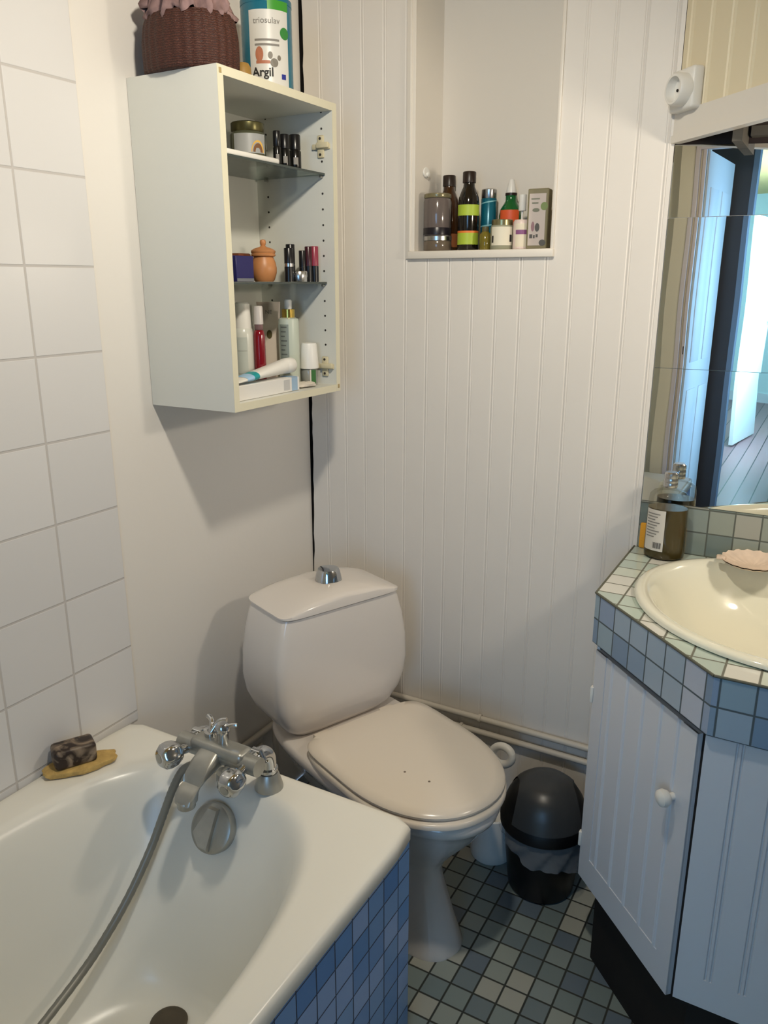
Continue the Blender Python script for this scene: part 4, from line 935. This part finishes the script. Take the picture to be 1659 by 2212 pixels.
def stick(x, y, r, h, label, capm, ring=None, split=0.45):
    t = thing('lipstick', label, 'lipstick', (x, y, Z2), 0, 'lipsticks on the middle glass shelf')
    lathe_part('base', [(0.0, 0.0), (r, 0.0), (r, h * split)], M_black, t, n=24)
    if ring: lathe_part('ring', [(r * 1.02, h * split), (r * 1.02, h * split + 0.007)], M_silver, t, n=24)
    lathe_part('cap', [(r * 0.99, h * split + (0.007 if ring else 0.0005)), (r * 0.99, h - 0.001), (r * 0.93, h), (0, h)], capm, t, n=24)
stick(0.182, -0.330, 0.0105, 0.073, 'black lipstick with a silver ring, behind the small silver tin', M_black, True)
stick(0.158, -0.290, 0.0105, 0.083, 'tallest black lipstick in the middle glass shelf row', M_black)
stick(0.172, -0.262, 0.0085, 0.070, 'shorter black lipstick between the tallest one and the maroon one', M_black)
stick(0.182, -0.252, 0.0085, 0.079, 'maroon capped lipstick beside the rose pink one', M_mar)
stick(0.184, -0.2305, 0.0100, 0.080, 'lipstick with a rose pink upper half', M_rose)
bm = bmn(); o = thing('silver_tin', 'small round silver tin in front of the lipsticks', 'tin', (0.191, -0.303, Z2))
lathe_part('tin', [(0.0, 0.0), (0.0175, 0.0), (0.018, 0.001), (0.018, 0.012)], M_silver, o); lathe_part('lid', [(0.0186, 0.011), (0.0186, 0.022), (0.0175, 0.0235), (0, 0.0235)], M_silver, o); bm.free()

# ---------------- bottom of the cabinet
sp = thing('spray_bottle', 'white pump spray bottle at the left in the bottom of the cabinet', 'bottle', (0.135, -0.445, Z3))
lathe_part('body', [(0.0, 0.0), (0.021, 0.0), (0.0225, 0.003), (0.0225, 0.130), (0.020, 0.142), (0.0165, 0.146)], mat('translucent_white', rgb(206, 208, 200), 0.25), sp)
lathe_part('cap', [(0.0185, 0.142), (0.019, 0.146), (0.0165, 0.196), (0.013, 0.199), (0, 0.199)], M_white, sp)
f = face(0.135, -0.445); lb = patch_part('label', 0.0225, f - 0.7, f + 0.35, 0.02, 0.125, mat('pale_grey_label', rgb(186, 192, 186), 0.4), sp)
for i in range(2): patch_part('label_line', 0.0228, f - 0.65, f + 0.3, 0.095 - 0.05 * i, 0.0957 - 0.05 * i, M_print, lb, n=6)
rb = thing('nail_varnish_bottle', 'small deep red bottle with a clear cap in the bottom of the cabinet', 'bottle', (0.165, -0.427, Z3))
lathe_part('body', [(0.0, 0.0), (0.0125, 0.0), (0.0135, 0.002), (0.0130, 0.128), (0.0105, 0.138), (0.008, 0.140)], mat('deep_red_glass', rgb(122, 12, 28), 0.12, coat=0.4), rb)
lathe_part('collar', [(0.0090, 0.140), (0.0095, 0.141), (0.0095, 0.152)], mat('mauve_collar', rgb(120, 92, 92), 0.4), rb); lathe_part('cap', [(0.0105, 0.152), (0.0098, 0.188), (0.009, 0.191), (0, 0.192)], mat('frosted_cap', rgb(200, 194, 190), 0.25), rb)
def flat_tube(root, wt_, wb, h, th, m, capm):
    bm = bmn(); rings = []
    for j in range(9):
        q = j / 8; z = 0.018 + (h - 0.018) * q; ww = wb + (wt_ - wb) * q; tt = th * (1 - q) ** 0.8 + 0.0012
        rings.append(sellipse(0, 0, ww, tt, 2.2, 32, z))
    loft(bm, rings); b_ = link('tube_body', bm, m, root, ang=60)
    bm = bmn(); lathe(bm, [(0.0, 0.0), (wb * 0.72, 0.0), (wb * 0.72, 0.017)], 28); link('cap', bm, capm, root); return b_
ct = thing('cream_tube', 'cream coloured squeeze tube standing behind the red bottle', 'tube', (0.080, -0.279, Z3), face(0.080, -0.279) + PI / 2)
M_cream = mat('cream_tube_plastic', rgb(218, 204, 190), 0.35)
tb = flat_tube(ct, 0.0285, 0.0215, 0.196, 0.016, M_cream, M_white)
bm = bmn()
def sy(z): q = (z - 0.018) / 0.178; return -(0.016 * (1 - q) ** 0.8 + 0.0019)
text_bm(bm, 'NE', 0.013, lambda x, y: (x, sy(0.168) - 0.0006, 0.168 + y), 0)
link('tube_lettering', bm, M_print, tb, recalc=False, smooth=False); bm = bmn()
f_ = bm.faces.new([bm.verts.new((0.0065 * math.cos(a), sy(0.120) - 0.0008, 0.120 + 0.0105 * math.sin(a))) for a in [2 * PI * i / 28 for i in range(28)]]); f_.material_index = 0
link('olive_dot', bm, mat('olive_dot', rgb(92, 82, 44), 0.5), tb, recalc=False, smooth=False)
pb_ = thing('pump_bottle', 'pale green pump bottle with a gold collar in the cabinet', 'bottle', (0.145, -0.288, Z3))
lathe_part('body', [(0.0, 0.0), (0.0235, 0.0), (0.0245, 0.003), (0.0245, 0.150), (0.023, 0.158), (0.016, 0.161)], mat('pale_green_plastic', rgb(192, 200, 186), 0.3), pb_, n=36)
lathe_part('collar', [(0.0155, 0.161), (0.0155, 0.180), (0.012, 0.181)], M_gold, pb_); 
bm = bmn(); lathe(bm, [(0.0085, 0.180), (0.0090, 0.199), (0.007, 0.202), (0, 0.202)], 20); link('pump', bm, M_white, pb_)
f = face(0.145, -0.288); lb = patch_part('label', 0.0245, f - 1.0, f - 0.02, 0.03, 0.146, mat('grey_green_label', rgb(140, 148, 138), 0.4), pb_)
bm = bmn()
for i in range(10): arc_patch(bm, 0.0247, f - 0.85, f - 0.2 - 0.1 * (i % 3), 0.138 - i * 0.0105, 0.141 - i * 0.0105, 6)
link('label_print', bm, mat('dark_grey_print', rgb(96, 100, 96), 0.6), lb, recalc=False)
dd = thing('roll_on_deodorant', 'clear roll-on deodorant with a tall white cap', 'deodorant', (0.172, -0.246, Z3))
lathe_part('bottle', [(0.0, 0.0), (0.0185, 0.0), (0.020, 0.003), (0.0205, 0.03), (0.0195, 0.040), (0.017, 0.044)], mat('clear_grey_plastic', rgb(170, 172, 166), 0.12, trans=0.3, coat=0.3), dd)
lathe_part('cap', [(0.0235, 0.040), (0.0238, 0.044), (0.0195, 0.096), (0.0175, 0.100), (0, 0.101)], M_white, dd, n=36)
f = face(0.172, -0.246); bm = bmn(); arc_patch(bm, 0.0207, f + 0.05, f + 0.22, 0.004, 0.038, 4, 0); arc_patch(bm, 0.0207, f + 0.22, f + 0.85, 0.004, 0.037, 6, 1); link('label', bm, [M_label, mat('leaf_green', rgb(52, 104, 52), 0.4)], dd, recalc=False)
# toothpaste carton and tube lying on it
tb_ = thing('toothpaste_box', 'white and pale blue toothpaste carton lying in the front of the cabinet', 'box', (0.193, -0.450, Z3))
bm = bmn(); box(bm, -0.017, 0.017, -0.125, 0.108, 0.0, 0.032, 0.001, 1); cb = link('carton', bm, mat('white_carton', rgb(224, 222, 218), 0.4), tb_)
bm = bmn(); box(bm, 0.0172, 0.0176, 0.078, 0.100, 0.001, 0.0315); box(bm, -0.017, 0.0172, 0.078, 0.100, 0.0321, 0.0325); link('blue_stripe', bm, mat('pale_blue_print', rgb(150, 178, 204), 0.4), cb, smooth=False)
bm = bmn(); box(bm, 0.0172, 0.0176, 0.048, 0.070, 0.005, 0.028); link('print_block', bm, mat('pale_print', rgb(188, 188, 188), 0.5), cb, smooth=False)
tt = thing('toothpaste_tube', 'white toothpaste tube lying on top of the carton', 'tube', (0.188, -0.432, Z3 + 0.034))
bm = bmn(); rings = []
for j in range(10):
    q = j / 9; y = -0.125 + 0.185 * q; hz = 0.002 + 0.0145 * q ** 0.8; hx = 0.021 - 0.004 * q
    rings.append([(x, y, 0.004 + 0.018 * q + z) for x, z in sellipse(0, 0, hx, hz, 2.2, 28)])
loft(bm, rings); tbb = link('tube_body', bm, M_white, tt, ang=60)
bm = bmn(); lathe(bm, [(0.0165, 0.0), (0.0175, 0.002), (0.0175, 0.030), (0.015, 0.033), (0, 0.033)], 28, M=axis_M((0, 0.060, 0.022), (0, 1, 0.02))); link('cap', bm, M_white, tt)
for y0, y1, m_ in ((-0.094, -0.070, mat('sky_blue_print', rgb(160, 196, 228), 0.4)), (-0.070, -0.052, mat('teal_print', rgb(28, 150, 156), 0.4))):
    bm = bmn(); ring2 = []
    for y in (y0, y1):
        q = (y + 0.125) / 0.185; hz = 0.0026 + 0.0145 * q ** 0.8; hx = 0.0216 - 0.004 * q
        ring2.append([bm.verts.new((x, y, 0.004 + 0.018 * q + z)) for x, z in sellipse(0, 0, hx, hz, 2.2, 28)])
    for i in range(28): bm.faces.new((ring2[0][i], ring2[0][(i + 1) % 28], ring2[1][(i + 1) % 28], ring2[1][i]))
    link('printed_band', bm, m_, tbb)
bm = bmn(); rnd = random.Random(2)
blob(bm, (0, 0, 0.004), 1, 0.024, 0.036, 0.006, 0.10, 4, 36, 10, 5)
o = link('cotton_pad', bm, mat('pale_cotton', rgb(214, 206, 194), 0.9, bump=0.5), loc=(0.188, -0.292, Z3 + 0.002)); tag(o, 'flat pale cotton pad in front of the roll-on deodorant', 'cotton pad')
bm = bmn(); blob(bm, (0, 0, 0.02), 1, 0.020, 0.045, 0.022, 0.14, 5, 40, 12, 9)
o = link('crumpled_tissue', bm, mat('pinkish_tissue', rgb(200, 180, 168), 0.9, bump=0.5), loc=(0.150, -0.400, Z3 + 0.001)); tag(o, 'crumpled pinkish tissue behind the toothpaste tube', 'tissue')

# ------------------------------------------------------------------ things in the niche
ZN = NZ0 + 0.0008
j1 = thing('preserving_jar', 'clear grey jar with a dark bottom, stacked on the low silver lidded jar', 'jar', (0.374, 0.0395, ZN + 0.0367))
lathe_part('glass_jar', [(0.0, 0.0), (0.032, 0.0), (0.0345, 0.004), (0.0345, 0.080), (0.031, 0.088)], mat('smoky_jar', rgb(104, 94, 90), 0.12, coat=0.3), j1, n=36)
lathe_part('contents', [(0.0347, 0.002), (0.0348, 0.018), (0.0346, 0.0185)], mat('dark_contents', rgb(30, 26, 32), 0.3), j1, n=36)
lathe_part('lid', [(0.033, 0.088), (0.034, 0.090), (0.0335, 0.097), (0.030, 0.099), (0, 0.099)], mat('smoky_lid', rgb(130, 122, 92), 0.2, metal=0.3), j1, n=36)
j2 = thing('low_jar', 'low glass jar with a silver lid, under the clear grey jar', 'jar', (0.3755, 0.0395, ZN)); 
lathe_part('jar', [(0.0, 0.0), (0.033, 0.0), (0.035, 0.003), (0.035, 0.022), (0.033, 0.026)], mat('brown_balm', rgb(104, 92, 78), 0.15, coat=0.3), j2, n=36); lathe_part('lid', [(0.0355, 0.025), (0.0355, 0.035), (0.034, 0.0365), (0, 0.0365)], M_silver, j2, n=36)
def oil_bottle(x, y, r, h, label, m, capm, group=None, capfrac=0.14, capr=0.62):
    t = thing('oil_bottle', label, 'bottle', (x, y, ZN), 0, group)
    lathe_part('body', [(0.0, 0.0), (r - 0.002, 0.0), (r, 0.003), (r, h * 0.60), (r * 0.93, h * 0.68), (r * 0.68, h * 0.77), (r * 0.55, h * 0.81), (r * 0.52, h * 0.86)], m, t, n=32)
    lathe_part('cap', [(r * capr, h * (1 - capfrac)), (r * capr, h - 0.002), (r * (capr - 0.06), h), (0, h)], capm, t, n=28); return t
M_oilb = mat('black_oil_glass', rgb(24, 20, 16), 0.1, coat=0.4); M_cap = mat('dark_brown_cap', rgb(36, 24, 18), 0.35)
t = oil_bottle(0.3685, 0.1175, 0.0262, 0.186, 'brown glass bottle with dark cap behind the stacked jars', M_amber, M_cap)
patch_part('label', 0.0262, face(0.37, 0.116) - 0.5, face(0.37, 0.116) + 1.2, 0.012, 0.045, mat('orange_brown_label', rgb(140, 84, 48), 0.5), t)
t = oil_bottle(0.4560, 0.0450, 0.0260, 0.182, 'black bottle with lime green labels in the niche', M_oilb, M_cap)
f = face(0.4565, 0.0425); M_lime = mat('lime_label', rgb(168, 190, 62), 0.45)
patch_part('upper_label', 0.0260, f - 1.35, f + 1.35, 0.081, 0.106, M_lime, t, n=20, t=0.0005, label='lime green upper label')
lb = patch_part('lower_label', 0.0260, f - 1.3, f + 1.3, 0.014, 0.042, M_lime, t, n=20, t=0.0005, label='lime green lower label with orange edge'); patch_part('orange_edge', 0.0260, f - 1.3, f + 1.3, 0.041, 0.046, mat('orange_edge_print', rgb(222, 120, 50), 0.45), lb, n=20, t=0.0006)
t = thing('spray_can', 'slim teal spray can with a silver cap in the niche', 'can', (0.4945, 0.080, ZN))
lathe_part('can', [(0.0, 0.0), (0.0185, 0.0), (0.019, 0.002), (0.019, 0.121), (0.016, 0.125)], mat('teal_can', rgb(18, 96, 116), 0.25, metal=0.2), t); lathe_part('cap', [(0.018, 0.122), (0.0185, 0.123), (0.0185, 0.142), (0.0165, 0.144), (0, 0.144)], M_silver, t)
f = face(0.494, 0.08); M_stripe = mat('pale_teal_stripe', rgb(120, 176, 182), 0.4)
for z, dz in ((0.112, 0.008), (0.058, 0.006)):
    bm = bmn(); V = []
    for i in range(13):
        a = f - 1.3 + 2.6 * i / 12; z_ = z + dz * (i / 12 - 0.5); V.append((bm.verts.new((0.0194 * math.cos(a), 0.0194 * math.sin(a), z_)), bm.verts.new((0.0194 * math.cos(a), 0.0194 * math.sin(a), z_ + 0.003))))
    for i in range(12): bm.faces.new((V[i][0], V[i + 1][0], V[i + 1][1], V[i][1]))
    link('label_stripe', bm, M_stripe, t, recalc=False)
t = thing('small_oil_bottle', 'short olive yellow bottle in front of the teal spray can', 'bottle', (0.5085, 0.030, ZN))
lathe_part('body', [(0.0, 0.0), (0.0125, 0.0), (0.0135, 0.002), (0.0135, 0.036), (0.008, 0.043)], mat('olive_yellow_glass', rgb(112, 100, 36), 0.12, coat=0.3), t); lathe_part('cap', [(0.008, 0.042), (0.0085, 0.043), (0.0085, 0.054), (0, 0.055)], mat('olive_cap', rgb(96, 90, 60), 0.3), t)
t = thing('dropper_bottle', 'green glass bottle with orange label and white tip in the niche', 'bottle', (0.5450, 0.098, ZN))
lathe_part('body', [(0.0, 0.0), (0.026, 0.0), (0.028, 0.003), (0.028, 0.082), (0.0255, 0.096), (0.017, 0.110), (0.0135, 0.116), (0.0135, 0.128)], M_greenglass, t, n=36)
lathe_part('neck_ring', [(0.0145, 0.128), (0.0145, 0.134)], M_cap, t); lathe_part('tip', [(0.0125, 0.134), (0.0120, 0.140), (0.0085, 0.156), (0.0055, 0.165), (0, 0.166)], M_white, t)
f = face(0.545, 0.098); patch_part('label', 0.028, f - 1.05, f + 0.8, 0.03, 0.094, mat('orange_label', rgb(222, 92, 48), 0.45), t, n=20, label='orange label')
t = thing('coconut_jar', 'small cream labelled jar in front of the green bottle', 'jar', (0.5475, 0.0395, ZN))
lathe_part('jar', [(0.0, 0.0), (0.026, 0.0), (0.028, 0.003), (0.028, 0.050), (0.025, 0.057)], mat('sage_jar', rgb(150, 150, 128), 0.2, coat=0.2), t, n=36); lathe_part('lid', [(0.0255, 0.056), (0.0255, 0.0675), (0.024, 0.069), (0, 0.069)], mat('pale_gold_lid', rgb(150, 142, 104), 0.25, metal=0.8), t, n=36)
f = face(0.5475, 0.0395); lb = patch_part('label', 0.028, f - 1.0, f + 1.0, 0.010, 0.052, mat('cream_label', rgb(222, 216, 196), 0.5), t, n=16)
patch_part('label_print', 0.0283, f - 0.95, f - 0.75, 0.016, 0.032, M_ink, lb, n=3); patch_part('label_print', 0.0283, f + 0.70, f + 0.95, 0.018, 0.034, M_ink, lb, n=3)
t = thing('body_spray', 'small white spray bottle with a purple banded label in the niche', 'bottle', (0.5965, 0.040, ZN))
lathe_part('body', [(0.0, 0.0), (0.018, 0.0), (0.0198, 0.002), (0.0198, 0.062), (0.0165, 0.067)], mat('pink_white_plastic', rgb(222, 204, 196), 0.3), t); lathe_part('stem', [(0.0026, 0.066), (0.0026, 0.090)], M_white, t, n=12)
lathe_part('cap', [(0.0085, 0.087), (0.0090, 0.088), (0.0086, 0.123), (0, 0.124)], M_white, t)
f = face(0.5965, 0.04); lb = patch_part('label', 0.0198, f - 0.75, f + 1.1, 0.006, 0.058, mat('ivory_label', rgb(226, 216, 194), 0.5), t); patch_part('purple_band', 0.0198, f - 0.7, f + 1.0, 0.034, 0.044, mat('purple_print', rgb(136, 84, 128), 0.5), lb, t=0.0006)
t = thing('talc_box', 'tall olive grey carton with a pale printed front, at the right in the niche', 'box', (0.6390, 0.040, ZN), 0.10)
bm = bmn(); box(bm, -0.0245, 0.0245, -0.018, 0.018, 0.0, 0.133, 0.002, 1); cb = link('carton', bm, mat('olive_grey_card', rgb(126, 118, 88), 0.5), t)
bm = bmn(); box(bm, -0.0205, 0.0185, -0.0186, -0.0182, 0.008, 0.122); lb = link('front_label', bm, mat('pale_mauve_label', rgb(196, 184, 176), 0.5), cb, smooth=False)
bm = bmn()
def ell_(cx, cz, a, b, mi):
    f = bm.faces.new([bm.verts.new((cx + a * math.cos(q), -0.0189, cz + b * math.sin(q))) for q in [2 * PI * i / 20 for i in range(20)]]); f.material_index = mi
ell_(-0.004, 0.086, 0.0085, 0.0042, 0); ell_(0.015, 0.094, 0.0085, 0.009, 1); ell_(0.0005, 0.048, 0.0055, 0.0095, 2); ell_(-0.010, 0.050, 0.004, 0.011, 3); ell_(0.014, 0.014, 0.008, 0.007, 2)
for x0, x1, z0, z1, mi in ((-0.016, 0.004, 0.109, 0.112, 0), (-0.014, 0.001, 0.100, 0.103, 0), (-0.017, -0.010, 0.024, 0.033, 2), (-0.008, -0.004, 0.024, 0.031, 2), (-0.002, 0.003, 0.026, 0.033, 2)):
    f = bm.faces.new([bm.verts.new(p) for p in ((x0, -0.0189, z0), (x1, -0.0189, z0), (x1, -0.0189, z1), (x0, -0.0189, z1))]); f.material_index = mi
link('label_print', bm, [mat('grey_green_print', rgb(120, 122, 104), 0.5), mat('sage_seal', rgb(120, 138, 84), 0.5), mat('dark_slate_print', rgb(86, 84, 80), 0.5), mat('mauve_print', rgb(150, 116, 122), 0.5)], lb, recalc=False, smooth=False)
t = thing('adhesive_hook', 'small white adhesive hook on the left side of the niche', 'hook', (NX0 + 0.0005, 0.052, 1.762))
bm = bmn(); lathe(bm, [(0.0, 0.0), (0.011, 0.0), (0.0115, 0.002), (0.010, 0.004), (0, 0.0045)], 24, sx=1.5, sy=1.1, M=axis_M((0, 0, 0), (1, 0, 0))); link('pad', bm, M_white, t)
bm = bmn(); lathe(bm, [(0.0, 0.0), (0.006, 0.0), (0.0055, 0.006), (0, 0.007)], 16, M=axis_M((0.004, 0, -0.004), (1, 0, -0.3))); link('prong', bm, M_white, t)
